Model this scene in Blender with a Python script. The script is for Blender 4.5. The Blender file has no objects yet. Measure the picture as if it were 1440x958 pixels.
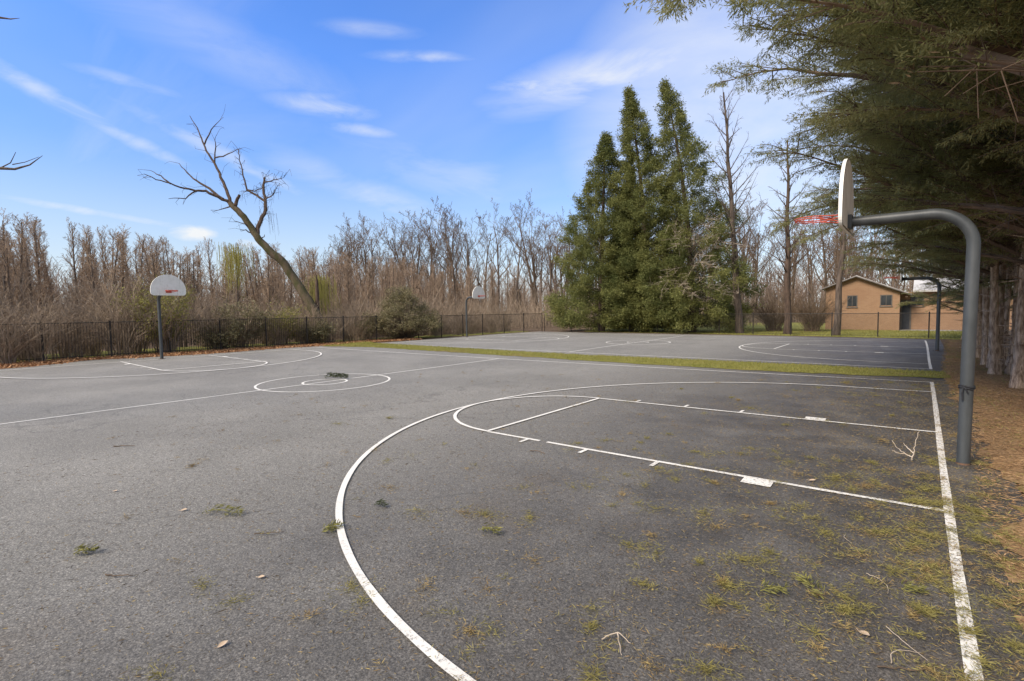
import bpy, math, random
import numpy as np
from mathutils import Vector, Matrix
random.seed(7); rng = np.random.default_rng(7)
S = bpy.context.scene
COL = S.collection
R = math.radians

# ------------------------------------------------------------------ materials
class NT:
    def __init__(s, tree): s.t = tree; s.n = tree.nodes; s.l = tree.links
    def add(s, typ, **kw):
        n = s.n.new(typ)
        for k, v in kw.items():
            if k.startswith('i_'): n.inputs[k[2:].replace('_', ' ')].default_value = v
            else: setattr(n, k, v)
        return n
    def link(s, a, b): s.l.new(a, b)
    def val(s, sock, v):
        if isinstance(v, (int, float, tuple, list)): sock.default_value = v
        else: s.link(v, sock)
    def math(s, op, a, b=None, c=None, clamp=False):
        n = s.add('ShaderNodeMath', operation=op); n.use_clamp = clamp
        s.val(n.inputs[0], a)
        if b is not None: s.val(n.inputs[1], b)
        if c is not None: s.val(n.inputs[2], c)
        return n.outputs[0]
    def mix(s, f, a, b, blend='MIX'):
        n = s.add('ShaderNodeMix', data_type='RGBA', blend_type=blend)
        s.val(n.inputs[0], f); s.val(n.inputs[6], c4(a)); s.val(n.inputs[7], c4(b))
        return n.outputs[2]
    def noise(s, vec, scale, detail=4, rough=.6, dist=0.):
        n = s.add('ShaderNodeTexNoise'); n.inputs['Scale'].default_value = scale
        n.inputs['Detail'].default_value = detail; n.inputs['Roughness'].default_value = rough
        n.inputs['Distortion'].default_value = dist
        if vec is not None: s.link(vec, n.inputs['Vector'])
        return n.outputs[0]
    def ramp(s, f, *stops):
        n = s.add('ShaderNodeValToRGB'); e = n.color_ramp.elements
        while len(e) < len(stops): e.new(.5)
        for el, (p, c) in zip(e, stops):
            el.position = p; el.color = c4(c) if not isinstance(c, (int, float)) else (c, c, c, 1)
        s.link(f, n.inputs[0]); return n.outputs[0]
    def smooth(s, x, a, b):
        n = s.add('ShaderNodeMapRange', interpolation_type='SMOOTHSTEP')
        s.val(n.inputs[0], x); n.inputs[1].default_value = a; n.inputs[2].default_value = b
        return n.outputs[0]
def c4(c):
    if isinstance(c, (tuple, list)) and len(c) == 3: return (*c, 1)
    return c
def new_mat(name):
    m = bpy.data.materials.new(name); m.use_nodes = True
    nt = NT(m.node_tree); b = nt.n['Principled BSDF']
    b.inputs['Specular IOR Level'].default_value = .3
    return m, nt, b
def simple(name, c1, c2, scale=8, rough=.8, bump=0, metal=0, stretch=None, island=0, spec=.3, detail=5, transl=0, bscale=None):
    """two-colour noise material, optional per-piece variation and bump"""
    m, nt, b = new_mat(name)
    co = nt.add('ShaderNodeTexCoord').outputs['Object']
    if stretch:
        mp = nt.add('ShaderNodeMapping'); mp.inputs['Scale'].default_value = stretch
        nt.link(co, mp.inputs[0]); co = mp.outputs[0]
    f = nt.noise(co, scale, detail)
    f = nt.smooth(f, .3, .7)
    if island:
        r = nt.add('ShaderNodeNewGeometry').outputs['Random Per Island']
        f = nt.math('ADD', nt.math('MULTIPLY', f, 1 - island), nt.math('MULTIPLY', r, island))
    col = nt.mix(f, c1, c2)
    nt.link(col, b.inputs['Base Color'])
    b.inputs['Roughness'].default_value = rough; b.inputs['Metallic'].default_value = metal
    b.inputs['Specular IOR Level'].default_value = spec
    if bump:
        bp = nt.add('ShaderNodeBump'); bp.inputs['Strength'].default_value = bump; bp.inputs['Distance'].default_value = .03
        nt.link(nt.noise(co, bscale or scale * 2, 6, .7), bp.inputs['Height']); nt.link(bp.outputs[0], b.inputs['Normal'])
    if transl:
        tr = nt.add('ShaderNodeBsdfTranslucent'); nt.link(col, tr.inputs[0])
        mx = nt.add('ShaderNodeMixShader'); mx.inputs[0].default_value = transl
        nt.link(b.outputs[0], mx.inputs[1]); nt.link(tr.outputs[0], mx.inputs[2])
        nt.link(mx.outputs[0], nt.n['Material Output'].inputs[0])
    return m
M = {}
M['bark'] = simple('bark', (.055, .042, .033), (.15, .115, .09), 3, .95, .8, stretch=(3, 3, .5))
M['bark_dark'] = simple('bark_dark', (.05, .035, .026), (.125, .085, .062), 3, .95, .8, stretch=(3, 3, .6))
M['wood_bark'] = simple('wood_bark', (.09, .066, .05), (.18, .138, .104), 2, .95, 0, stretch=(2, 2, .5))
M['wood_twig'] = simple('wood_twig', (.24, .168, .112), (.43, .32, .225), .8, .95, island=.5)
M['far_twig'] = simple('far_twig', (.19, .14, .105), (.3, .225, .172), .3, .95, island=.6)
M['twig'] = simple('twig', (.095, .064, .042), (.205, .145, .1), 1.5, .95, island=.4)
M['brush'] = simple('brush', (.19, .142, .102), (.37, .288, .205), 1.2, .95, island=.6)
M['cyp_bark'] = simple('cypress_bark', (.2, .125, .075), (.68, .49, .34), 8, .95, 1., stretch=(2.2, 2.2, .5), bscale=20, detail=8)
M['cyp_twig'] = simple('cypress_twig', (.065, .043, .03), (.21, .145, .1), 3, .95, island=.5)
M['moss_bark'] = simple('mossy_bark', (.06, .06, .022), (.13, .095, .065), 1.4, .95, .9, stretch=(2, 2, .8), bscale=7)
M['tar'] = simple('tar', (.02, .02, .02), (.03, .03, .03), 8)
M['foliage_cypress'] = simple('foliage_cypress', (.17, .19, .07), (.44, .405, .18), .9, .7, island=.5, transl=.5)
M['foliage_fir'] = simple('foliage_fir', (.075, .1, .03), (.265, .26, .08), .45, .7, island=.35, transl=.35)
M['foliage_dead'] = simple('foliage_dead', (.14, .09, .05), (.22, .15, .08), 1, .8, island=.6, transl=.2)
M['leaf_bush'] = simple('leaf_bush', (.09, .088, .04), (.29, .245, .125), .8, .6, island=.7, transl=.2)
M['leaf_yellow'] = simple('leaf_yellow', (.17, .17, .045), (.38, .34, .1), 1, .7, island=.6, transl=.3)
M['willow'] = simple('willow', (.36, .33, .08), (.52, .47, .15), 1, .8, island=.6, transl=.3)
M['litter'] = simple('leaf_litter', (.2, .1, .045), (.5, .28, .14), 2, .85, island=.8)
M['needles'] = simple('needle_bits', (.17, .1, .045), (.34, .26, .1), 1.2, .85, island=.75)
M['needles_green'] = simple('needle_green', (.17, .15, .042), (.34, .29, .095), 3, .8, island=.7, transl=.2)
M['needles_brown'] = simple('needle_brown', (.17, .095, .045), (.44, .28, .14), 1.2, .85, island=.7)
M['sprig_green'] = simple('sprig_green', (.13, .13, .035), (.29, .265, .08), 6, .7, island=.6, transl=.2)
M['dark_sprig'] = simple('dark_sprig', (.03, .045, .018), (.08, .09, .035), 6, .7, island=.6)
M['dead_twig'] = simple('dead_twig', (.3, .24, .17), (.52, .43, .33), 8, .8)
M['brown_twig'] = simple('brown_twig', (.07, .05, .035), (.2, .14, .09), 8, .85)
M['pale_leaf'] = simple('pale_leaf', (.4, .29, .19), (.6, .48, .36), 9, .7)
M['grass_blade'] = simple('grass_blade', (.17, .18, .035), (.34, .31, .085), .6, .75, island=.6, transl=.3)
M['steel'] = simple('grey_pole_paint', (.042, .047, .049), (.07, .076, .078), 5, .45, .06, stretch=(1, 1, .3), spec=.5)
M['dark_steel'] = simple('dark_steel', (.05, .055, .06), (.1, .105, .11), 5, .5, spec=.5)
M['black_metal'] = simple('black_fence_metal', (.02, .017, .015), (.045, .038, .033), 4, .5)
M['wire'] = simple('fence_wire', (.03, .028, .026), (.055, .05, .046), 4, .6)
M['rim'] = simple('rim_orange', (.4, .065, .035), (.5, .11, .06), 12, .5)
M['target'] = simple('target_orange', (.42, .06, .04), (.5, .1, .07), 12, .5)
M['bits'] = simple('bark_bits', (.035, .026, .018), (.17, .115, .06), 3, .85, island=.85)
M['strap'] = simple('strap', (.015, .016, .018), (.03, .03, .034), 30, .7)
M['glass'] = simple('dark_window', (.012, .015, .017), (.03, .035, .038), 2, .12, spec=.6)
M['frame'] = simple('window_frame', (.09, .08, .07), (.13, .115, .1), 5, .6)
M['door'] = simple('door_paint', (.025, .03, .04), (.045, .05, .06), 3, .5)
M['white_paint'] = simple('white_paint', (.6, .58, .55), (.75, .73, .7), 4, .6)
M['fascia'] = simple('fascia', (.1, .085, .075), (.16, .14, .12), 4, .7)
M['lamp'] = simple('lamp_glass', (.75, .5, .38), (.85, .7, .6), 4, .4)

def board_mat():
    m, nt, b = new_mat('backboard_paint')
    co = nt.add('ShaderNodeTexCoord').outputs['Object']
    base = nt.mix(nt.smooth(nt.noise(co, 3, 6), .35, .7), (.76, .74, .67), (.86, .84, .78))
    mp = nt.add('ShaderNodeMapping'); mp.inputs['Scale'].default_value = (14, 14, 1.6); nt.link(co, mp.inputs[0])
    st = nt.smooth(nt.noise(mp.outputs[0], 1.5, 5), .55, .78)
    base = nt.mix(nt.math('MULTIPLY', st, .45), base, (.3, .27, .22))
    nt.link(base, b.inputs['Base Color']); b.inputs['Roughness'].default_value = .6
    return m
M['board'] = board_mat()
M['rust'] = simple('rust', (.06, .045, .04), (.16, .09, .055), 14, .8)
M['board_back'] = simple('backboard_back', (.6, .55, .47), (.78, .73, .65), 2.5, .8, stretch=(3, 3, 1))

def asphalt_mat():
    m, nt, b = new_mat('asphalt')
    co = nt.add('ShaderNodeTexCoord').outputs['Object']
    sx = nt.add('ShaderNodeSeparateXYZ'); nt.link(co, sx.inputs[0]); X, Y = sx.outputs[0], sx.outputs[1]
    big = nt.noise(co, .28, 5, .55); mid = nt.noise(co, 1.7, 5, .6); fine = nt.noise(co, 55, 4, .8); grit = nt.noise(co, 120, 2, .6)
    # damp belt under the cypress row on the right
    dx = nt.math('ADD', X, nt.math('MULTIPLY', nt.math('SUBTRACT', big, .5), 7.))
    dx = nt.math('ADD', dx, nt.math('MULTIPLY', Y, .05))
    wet = nt.smooth(dx, -8.6, -.8)
    dry = nt.mix(nt.smooth(big, .3, .7), (.166, .157, .139), (.222, .21, .186))
    dry = nt.mix(nt.math('MULTIPLY', nt.smooth(mid, .35, .75), .3), dry, (.128, .122, .107))
    damp = nt.mix(nt.smooth(mid, .3, .7), (.05, .045, .039), (.092, .083, .072))
    puddle = nt.smooth(nt.noise(co, .9, 3, .5), .5, .72)
    wetp = nt.math('MULTIPLY', wet, nt.math('SUBTRACT', 1, nt.math('MULTIPLY', puddle, .38)))
    col = nt.mix(wetp, dry, damp)
    # brown needle-dust stains
    st = nt.math('MULTIPLY', nt.smooth(nt.noise(co, .7, 6, .65), .52, .75), nt.smooth(X, -7.5, -1))
    col = nt.mix(nt.math('MULTIPLY', st, .5), col, (.12, .085, .05))
    sp = nt.math('ADD', nt.math('MULTIPLY', nt.smooth(fine, .3, .72), 1.0), .5)
    col = nt.mix(1., col, nt.ramp(nt.math('MULTIPLY', sp, .66), (0, .18), (1, 1.75)), 'MULTIPLY')
    m2 = nt.smooth(nt.noise(co, 17, 4, .75), .25, .75); col = nt.mix(1., col, nt.ramp(m2, (0, .8), (1, 1.19)), 'MULTIPLY')
    vs = nt.add('ShaderNodeTexVoronoi'); vs.inputs['Scale'].default_value = 105; nt.link(co, vs.inputs['Vector']); sv = nt.add('ShaderNodeSeparateColor'); nt.link(vs.outputs['Color'], sv.inputs[0])
    col = nt.mix(1., col, nt.ramp(sv.outputs[0], (0, .6), (.8, 1.1), (1, 1.55)), 'MULTIPLY')
    g2 = nt.smooth(grit, .6, .7)
    col = nt.mix(nt.math('MULTIPLY', g2, .4), col, (.33, .32, .31))
    # tar cracks
    vo = nt.add('ShaderNodeTexVoronoi', feature='DISTANCE_TO_EDGE'); vo.inputs['Scale'].default_value = .16
    wv = nt.add('ShaderNodeVectorMath', operation='ADD'); nz = nt.add('ShaderNodeTexNoise'); nz.inputs['Scale'].default_value = .8; nz.inputs['Detail'].default_value = 6
    nt.link(co, nz.inputs['Vector']); nt.link(co, wv.inputs[0]); nt.link(nz.outputs['Color'], wv.inputs[1]); nt.link(wv.outputs[0], vo.inputs['Vector'])
    cr = nt.math('SUBTRACT', 1, nt.smooth(vo.outputs['Distance'], .0, .0035))
    col = nt.mix(nt.math('MULTIPLY', cr, .3), col, (.04, .04, .04))
    nt.link(col, b.inputs['Base Color'])
    ro = nt.math('SUBTRACT', .88, nt.math('MULTIPLY', wet, .3)); nt.link(ro, b.inputs['Roughness'])
    b.inputs['Specular IOR Level'].default_value = .4
    bp = nt.add('ShaderNodeBump'); bp.inputs['Strength'].default_value = .9; bp.inputs['Distance'].default_value = .008
    nt.link(fine, bp.inputs['Height']); nt.link(bp.outputs[0], b.inputs['Normal'])
    return m
M['asphalt'] = asphalt_mat()
def paint_mat():
    m, nt, b = new_mat('line_paint')
    co = nt.add('ShaderNodeTexCoord').outputs['Object']
    sx = nt.add('ShaderNodeSeparateXYZ'); nt.link(co, sx.inputs[0])
    w = nt.smooth(nt.math('ADD', sx.outputs[0], nt.math('MULTIPLY', nt.noise(co, .5, 3), 2.)), -5, 1)
    nz = nt.noise(co, 26, 6, .75)
    worn = nt.smooth(nz, .52, .62)
    worn = nt.math('MULTIPLY', worn, nt.math('ADD', .1, nt.math('MULTIPLY', w, .8)))
    grit = nt.smooth(nt.noise(co, 120, 2, .6), .5, .8)
    col = nt.mix(nt.smooth(nt.noise(co, 3, 4), .3, .7), (.70, .67, .61), (.8, .77, .7))
    col = nt.mix(nt.math('MULTIPLY', grit, .22), col, (.3, .29, .27))
    col = nt.mix(worn, col, (.1, .095, .085))
    nt.link(col, b.inputs['Base Color']); b.inputs['Roughness'].default_value = .75
    return m
M['paint'] = paint_mat()
def ground_mat(name, cols, scale, s2=None, bump=.6):
    m, nt, b = new_mat(name)
    co = nt.add('ShaderNodeTexCoord').outputs['Object']
    f = nt.noise(co, scale, 7, .7); f2 = nt.noise(co, scale * 14, 4, .7)
    col = nt.mix(nt.smooth(f, .32, .68), cols[0], cols[1])
    col = nt.mix(nt.smooth(f2, .42, .68), col, cols[2])
    if len(cols) > 3: col = nt.mix(nt.math('MULTIPLY', nt.smooth(nt.noise(co, .45, 4, .6), .5, .7), .8), col, cols[3])
    nt.link(col, b.inputs['Base Color']); b.inputs['Roughness'].default_value = .95; b.inputs['Specular IOR Level'].default_value = .1
    bp = nt.add('ShaderNodeBump'); bp.inputs['Strength'].default_value = bump; bp.inputs['Distance'].default_value = .04
    nt.link(f2, bp.inputs['Height']); nt.link(bp.outputs[0], b.inputs['Normal'])
    return m
M['wood_floor'] = ground_mat('wood_floor', [(.13, .09, .06), (.19, .135, .09), (.1, .07, .045)], .8)
M['lawn'] = ground_mat('lawn_grass', [(.27, .26, .07), (.34, .32, .10), (.21, .21, .055)], .5)
M['strip'] = ground_mat('strip_turf', [(.2, .2, .045), (.29, .26, .075), (.14, .13, .04), (.22, .16, .075)], .9)
M['pine_bed'] = ground_mat('pine_bed', [(.25, .15, .075), (.37, .24, .13), (.16, .1, .05), (.19, .18, .055)], 1.1)
M['litter_bed'] = ground_mat('litter_bed', [(.26, .13, .06), (.38, .2, .1), (.16, .085, .045)], 1.5)
M['concrete'] = ground_mat('concrete', [(.3, .29, .27), (.38, .37, .35), (.27, .26, .25)], .7, bump=.2)
def brick_mat():
    m, nt, b = new_mat('brick_wall')
    co = nt.add('ShaderNodeTexCoord').outputs['Object']
    sx = nt.add('ShaderNodeSeparateXYZ'); nt.link(co, sx.inputs[0])
    cb = nt.add('ShaderNodeCombineXYZ'); nt.link(nt.math('ADD', sx.outputs[0], sx.outputs[1]), cb.inputs[0]); nt.link(sx.outputs[2], cb.inputs[1])
    br = nt.add('ShaderNodeTexBrick'); nt.link(cb.outputs[0], br.inputs['Vector'])
    br.inputs['Color1'].default_value = (.27, .15, .08, 1); br.inputs['Color2'].default_value = (.325, .19, .105, 1); br.inputs['Mortar'].default_value = (.33, .25, .18, 1)
    br.inputs['Scale'].default_value = 1; br.inputs['Mortar Size'].default_value = .009; br.inputs['Brick Width'].default_value = .22; br.inputs['Row Height'].default_value = .075
    col = nt.mix(nt.math('MULTIPLY', nt.smooth(nt.noise(co, .6, 5), .4, .7), .35), br.outputs[0], (.24, .13, .075))
    nt.link(col, b.inputs['Base Color']); b.inputs['Roughness'].default_value = .9
    return m
M['brick'] = brick_mat()
def roof_mat():
    m, nt, b = new_mat('metal_roof')
    co = nt.add('ShaderNodeTexCoord').outputs['Object']
    col = nt.mix(nt.smooth(nt.noise(co, .9, 6), .35, .7), (.34, .32, .3), (.55, .53, .5))
    nt.link(col, b.inputs['Base Color']); b.inputs['Roughness'].default_value = .55
    return m
M['roof'] = roof_mat()

# ------------------------------------------------------------------ mesh helpers
class MB:
    """collects tubes, boxes and leaf faces; build() links them as one mesh object"""
    def __init__(s): s.V = []; s.F = []; s.n = 0
    def add(s, V, F):
        V = np.asarray(V, float).reshape(-1, 3); F = np.asarray(F, int)
        s.V.append(V); s.F.append(F + s.n); s.n += len(V)
    def segs(s, A, n=3):
        """A: rows p0(3) p1(3) r0 r1 -> open frustums"""
        A = np.asarray(A, float).reshape(-1, 8)
        if not len(A): return
        p0, p1, r0, r1 = A[:, :3], A[:, 3:6], A[:, 6], A[:, 7]
        d = p1 - p0; d /= np.linalg.norm(d, axis=1, keepdims=True) + 1e-9
        ref = np.where(np.abs(d[:, 2:3]) > .9, [[1., 0, 0]], [[0., 0, 1]])
        u = np.cross(d, ref); u /= np.linalg.norm(u, axis=1, keepdims=True) + 1e-9; w = np.cross(d, u)
        an = np.arange(n) * 2 * np.pi / n
        off = np.cos(an)[None, :, None] * u[:, None] + np.sin(an)[None, :, None] * w[:, None]
        a = p0[:, None] + off * r0[:, None, None]; b = p1[:, None] + off * r1[:, None, None]
        V = np.concatenate([a, b], 1).reshape(-1, 3)
        i = np.arange(n); j = (i + 1) % n
        F = np.stack([i, j, j + n, i + n], 1)[None] + (np.arange(len(A)) * 2 * n)[:, None, None]
        s.add(V, F.reshape(-1, 4))
    def tube(s, P, r, n=10, cap=True):
        P = np.asarray(P, float); r = np.broadcast_to(np.asarray(r, float), (len(P),))
        T = np.gradient(P, axis=0); T /= np.linalg.norm(T, axis=1, keepdims=True) + 1e-9
        u = np.cross(T[0], [0, 0, 1.] if abs(T[0][2]) < .9 else [1., 0, 0]); u /= np.linalg.norm(u)
        an = np.arange(n) * 2 * np.pi / n; V = []
        for k in range(len(P)):
            u = u - T[k] * (u @ T[k]); u /= np.linalg.norm(u); w = np.cross(T[k], u)
            V.append(P[k] + r[k] * (np.cos(an)[:, None] * u + np.sin(an)[:, None] * w))
        V = np.concatenate(V); F = []
        for k in range(len(P) - 1):
            for i in range(n):
                j = (i + 1) % n; F.append((k*n+i, k*n+j, k*n+n+j, k*n+n+i))
        s.add(V, F)
        if cap:
            for k, e in ((0, 0), (len(P) - 1, 1)):
                c = np.vstack([V[k*n:(k+1)*n], P[k]]); q = [(i, (i+1) % n, n, n) for i in range(n)]
                s.add(c, [(a, b, c_, c_) for a, b, c_, _ in q])
    def box(s, x0, x1, y0, y1, z0, z1):
        V = [(x, y, z) for x in (x0, x1) for y in (y0, y1) for z in (z0, z1)]
        s.add(V, [(0, 1, 3, 2), (4, 6, 7, 5), (0, 4, 5, 1), (2, 3, 7, 6), (0, 2, 6, 4), (1, 5, 7, 3)])
    def quads(s, V): # V (N,4,3)
        V = np.asarray(V, float); N = len(V)
        s.add(V.reshape(-1, 3), np.arange(N * 4).reshape(N, 4))
    def blades(s, P, D, L, W, up=None):
        """diamond leaves: base P, direction D (unit), length L, width W"""
        P = np.asarray(P, float); N = len(P); D = np.asarray(D, float)
        D = D / (np.linalg.norm(D, axis=1, keepdims=True) + 1e-9)
        q = rng.normal(size=(N, 3)) if up is None else np.asarray(up, float) + rng.normal(size=(N, 3)) * .35
        sd = np.cross(D, q); sd /= np.linalg.norm(sd, axis=1, keepdims=True) + 1e-9
        L = np.broadcast_to(L, (N,))[:, None]; W = np.broadcast_to(W, (N,))[:, None]
        s.quads(np.stack([P, P + D*L*.45 + sd*W*.5, P + D*L, P + D*L*.45 - sd*W*.5], 1))
    def mesh(s, name, mat, smooth=False):
        me = bpy.data.meshes.new(name)
        V = np.concatenate(s.V); F = np.concatenate([f for f in s.F])
        tri = F[:, 2] == F[:, 3]
        me.vertices.add(len(V)); me.vertices.foreach_set('co', V.astype(np.float32).ravel())
        cnt = np.where(tri, 3, 4); tot = int(cnt.sum())
        mask = np.ones(F.shape, bool); mask[tri, 3] = False
        me.loops.add(tot); me.loops.foreach_set('vertex_index', F[mask].astype(np.int32))
        me.polygons.add(len(F)); st = np.concatenate([[0], np.cumsum(cnt)[:-1]])
        me.polygons.foreach_set('loop_start', st.astype(np.int32)); me.polygons.foreach_set('loop_total', cnt.astype(np.int32))
        me.polygons.foreach_set('use_smooth', np.full(len(F), smooth))
        me.materials.append(mat); me.update(calc_edges=True); me.validate()
        return me
    def build(s, name, mat, parent=None, smooth=False):
        return obj(name, s.mesh(name, mat, smooth), parent)
def obj(name, me, parent=None):
    o = bpy.data.objects.new(name, me); COL.objects.link(o)
    if parent is not None: o.parent = parent
    return o
def tag(o, label=None, cat=None, group=None, kind=None):
    if label: o['label'] = label
    if cat: o['category'] = cat
    if group: o['group'] = group
    if kind: o['kind'] = kind
    return o
def thing(name, label, cat, loc=(0, 0, 0), rz=0, group=None):
    o = bpy.data.objects.new(name, None); COL.objects.link(o); o.location = loc; o.rotation_euler = (0, 0, rz)
    return tag(o, label, cat, group)
def dup(root, loc, rz, scale=1, label=None):
    r = root.copy(); COL.objects.link(r); r.location = loc; r.rotation_euler = (0, 0, rz)
    r.scale = scale if isinstance(scale, (tuple, list)) else (scale,) * 3
    if label: r['label'] = label
    for ch in list(root.children):
        c = ch.copy(); COL.objects.link(c); c.parent = r
        for g in ch.children:
            d = g.copy(); COL.objects.link(d); d.parent = c
    return r
def place_all(protos, spots, labels=None):
    """first use moves the prototype itself, later uses copy it"""
    used = set()
    for i, (loc, rz, sc, k) in enumerate(spots):
        k %= len(protos); p = protos[k]
        if k not in used:
            used.add(k); p.location = loc; p.rotation_euler = (0, 0, rz); p.scale = sc if isinstance(sc, (tuple, list)) else (sc,) * 3; o = p
        else: o = dup(p, loc, rz, sc)
        if labels: o['label'] = labels[i]
    for k, p in enumerate(protos):
        if k not in used:
            for c in list(p.children): bpy.data.objects.remove(c)
            bpy.data.objects.remove(p)
def sheet(name, poly, z, mat, kind='structure'):
    me = bpy.data.meshes.new(name); me.from_pydata([(x, y, z) for x, y in poly], [], [list(range(len(poly)))])
    me.materials.append(mat); o = obj(name, me); return tag(o, kind=kind)
def ragged(pts, amp, step=.35):
    """resample a polyline with a jittered outline"""
    out = []
    for (a, b) in zip(pts[:-1], pts[1:]):
        n = max(1, int(math.dist(a, b) / step))
        for i in range(n):
            t = i / n; out.append((a[0] + (b[0]-a[0])*t + random.gauss(0, amp), a[1] + (b[1]-a[1])*t + random.gauss(0, amp)))
    return out + [pts[-1]]
def inpoly(x, y, poly):
    c = np.zeros(len(x), bool); n = len(poly)
    for i in range(n):
        x0, y0 = poly[i]; x1, y1 = poly[(i+1) % n]
        if y0 == y1: continue
        t = (y0 > y) != (y1 > y); c ^= t & (x < (x1-x0)*(y-y0)/(y1-y0) + x0)
    return c

# ------------------------------------------------------------------ ground and courts
tag(sheet('ground', [(-900, -900), (900, -900), (900, 900), (-900, 900)], -.03, M['wood_floor']), kind='structure')
sheet('lawn', ragged([(-24, 31.9), (-14, 32.0), (-5, 31.3), (3.2, 30.2), (3.4, 43), (3, 62), (-6, 66), (-26, 60), (-30, 45), (-24, 31.9)], .12), -.012, M['lawn'])
sheet('meadow', ragged([(-32.0, -9), (-31.6, 9), (-30.5, 14), (-30.2, 18), (-29.2, 31), (-31.3, 31), (-33.5, 16), (-37, 4), (-38, -9), (-32, -9)], .15), -.012, M['lawn'])
NEAR = [(.36, -14), (.36, 11.2), (.33, 11.3), (-28.6, 11.5), (-29.4, 8), (-29.3, 2), (-30.3, -1.5), (-30.0, -5), (-29.5, -14)]
sheet('asphalt_court', [(.6, -14), (.6, 10.2), (-29.6, 10.2), (-30.6, 6), (-30.9, -1.5), (-30.9, -14)], 0, M['asphalt'])
sheet('asphalt_court', [(.62, 10.2), (.6, 29.6), (-1, 30.2), (-28.3, 30.6), (-28.6, 25), (-28.2, 16), (-28.0, 10.2)], .0, M['asphalt'])
# court near warp (the real court is a little out of square)
CN = [-.142, -.01, -.063, .057, .068, -.07, .076, .001, .101, -.039, -.191, -.067, .132, .242, .346, .11, .051, .092, .088, .306]
CF = [-.004, .159, -.129, -.086, .067, .033, -.082, .068, -.054, -.042, -1.033, .169, .399, -.037, .01, -.005, -.032, .012, -.052, .023]
EX = [(0, 0), (1, 0), (0, 1), (2, 0), (1, 1), (0, 2), (3, 0), (2, 1), (1, 2), (0, 3)]
def court_map(C, y0):
    def f(P):
        P = np.asarray(P, float); a = (P[:, 0] + 13) / 13; b = P[:, 1] / 7.6
        m = np.stack([a**i * b**j for i, j in EX], 1)
        return np.stack([P[:, 0] + m @ C[:10], P[:, 1] + y0 + m @ C[10:]], 1)
    return f
W_, R3, LN, FT, RC, HX = 7.62, 6.02, 1.83, 5.79, 1.83, 1.6
def court_lines(name, f, L, near):
    b = MB()
    def stripe(P, w=.066):
        P = f(P); T = np.gradient(P, axis=0); T /= np.linalg.norm(T, axis=1, keepdims=True); N = np.stack([-T[:, 1], T[:, 0]], 1)
        if len(P) > 3: # slightly uneven hand-painted edge
            w = w * (1 + .05 * np.sin(np.arange(len(P)) * .9))[:, None]
        a = P + N*w/2; c = P - N*w/2; n = len(P); z = stripe.z; stripe.z += .0006
        V = np.concatenate([np.c_[a, np.full(n, z)], np.c_[c, np.full(n, z)]])
        b.add(V, [(i, i+1, n+i+1, n+i) for i in range(n-1)])
    stripe.z = .004
    def ln(p, q, n=40, w=.066): t = np.linspace(0, 1, n)[:, None]; stripe(np.array(p)*(1-t) + np.array(q)*t, w)
    def arc(c, r, a0, a1, n=90): t = np.linspace(a0, a1, n); stripe(np.stack([c[0] + r*np.cos(t), c[1] + r*np.sin(t)], 1))
    ln((0, -W_), (0, W_), w=.075); ln((-L, -W_), (-L, W_))
    ln((.03, W_), (-L, W_), 90); ln((.03, -W_), (-L, -W_), 90); ln((-L/2, -W_), (-L/2, W_))
    arc((-L/2, 0), RC, 0, 2*math.pi); arc((-L/2, 0), .61, 0, 2*math.pi)
    for sx, x0 in ((-1, 0), (1, -L)):
        for sy in (-1, 1):
            if sx < 0 and sy < 0 and near:
                ln((x0, sy*LN), (x0 + sx*4.6, sy*LN)); ln((x0 + sx*4.73, sy*LN), (x0 + sx*FT, sy*LN), 12)
            else: ln((x0, sy*LN), (x0 + sx*FT, sy*LN))
            ln((x0, sy*R3), (x0 + sx*HX, sy*R3))
            # lane blocks and hash marks sit outside the lane
            y = sy * (LN + .03)
            ln((x0 + sx*1.5, y + sy*.1), (x0 + sx*1.81, y + sy*.1), 3, .2)
            for hx in (2.86, 3.9, 4.93): ln((x0 + sx*hx, y), (x0 + sx*hx, y + sy*.2), 3, .055)
        ln((x0 + sx*FT, -LN), (x0 + sx*FT, LN))
        a = math.pi/2
        arc((x0 + sx*FT, 0), RC, a, a + math.pi) if sx < 0 else arc((x0 + sx*FT, 0), RC, -a, a)
        arc((x0 + sx*HX, 0), R3, a, a + math.pi, 140) if sx < 0 else arc((x0 + sx*HX, 0), R3, -a, a, 140)
    tag(b.build(name, M['paint']), kind='structure')
court_lines('court_lines', court_map(CN, 0), 27.51, True)
court_lines('court_lines', court_map(CF, 21.284), 27.03, False)

# grass strip between the courts
strip_poly = ragged([(.3, 9.75), (-3.5, 9.1), (-8, 8.95), (-15, 9.2), (-25, 9.55), (-28.4, 8.6)], .06) + ragged([(-28.4, 8.6), (-30.2, 10), (-30.2, 12.8), (-27.9, 12.0)], .1) + ragged([(-27.9, 12.0), (-20, 11.55), (-12.5, 11.2), (-6.5, 11.5), (-3, 11.6), (.3, 11.45)], .06)
sheet('turf_strip', strip_poly, .012, M['strip'])
def scatter(poly, n, dens=None):
    p = np.array(poly); lo, hi = p.min(0), p.max(0); out = []
    tot = 0
    while tot < n:
        q = lo + rng.random((n, 2)) * (hi - lo); k = inpoly(q[:, 0], q[:, 1], poly)
        if dens is not None: k &= rng.random(n) < dens(q[:, 0], q[:, 1])
        out.append(q[k]); tot += k.sum()
    return np.concatenate(out)[:n]
def rand_dir(n, tilt):
    a = rng.random(n) * 2*np.pi; e = rng.normal(0, 1, n) * tilt
    return np.stack([np.cos(a)*np.cos(e), np.sin(a)*np.cos(e), np.abs(np.sin(e))], 1)
g = MB(); q = scatter(strip_poly, 26000)
d = rng.normal(size=(26000, 3)) * [.5, .5, 0] + [0, 0, 1]
g.blades(np.c_[q, np.full(len(q), .012)], d, rng.uniform(.03, .09, len(q)), .012)
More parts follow.
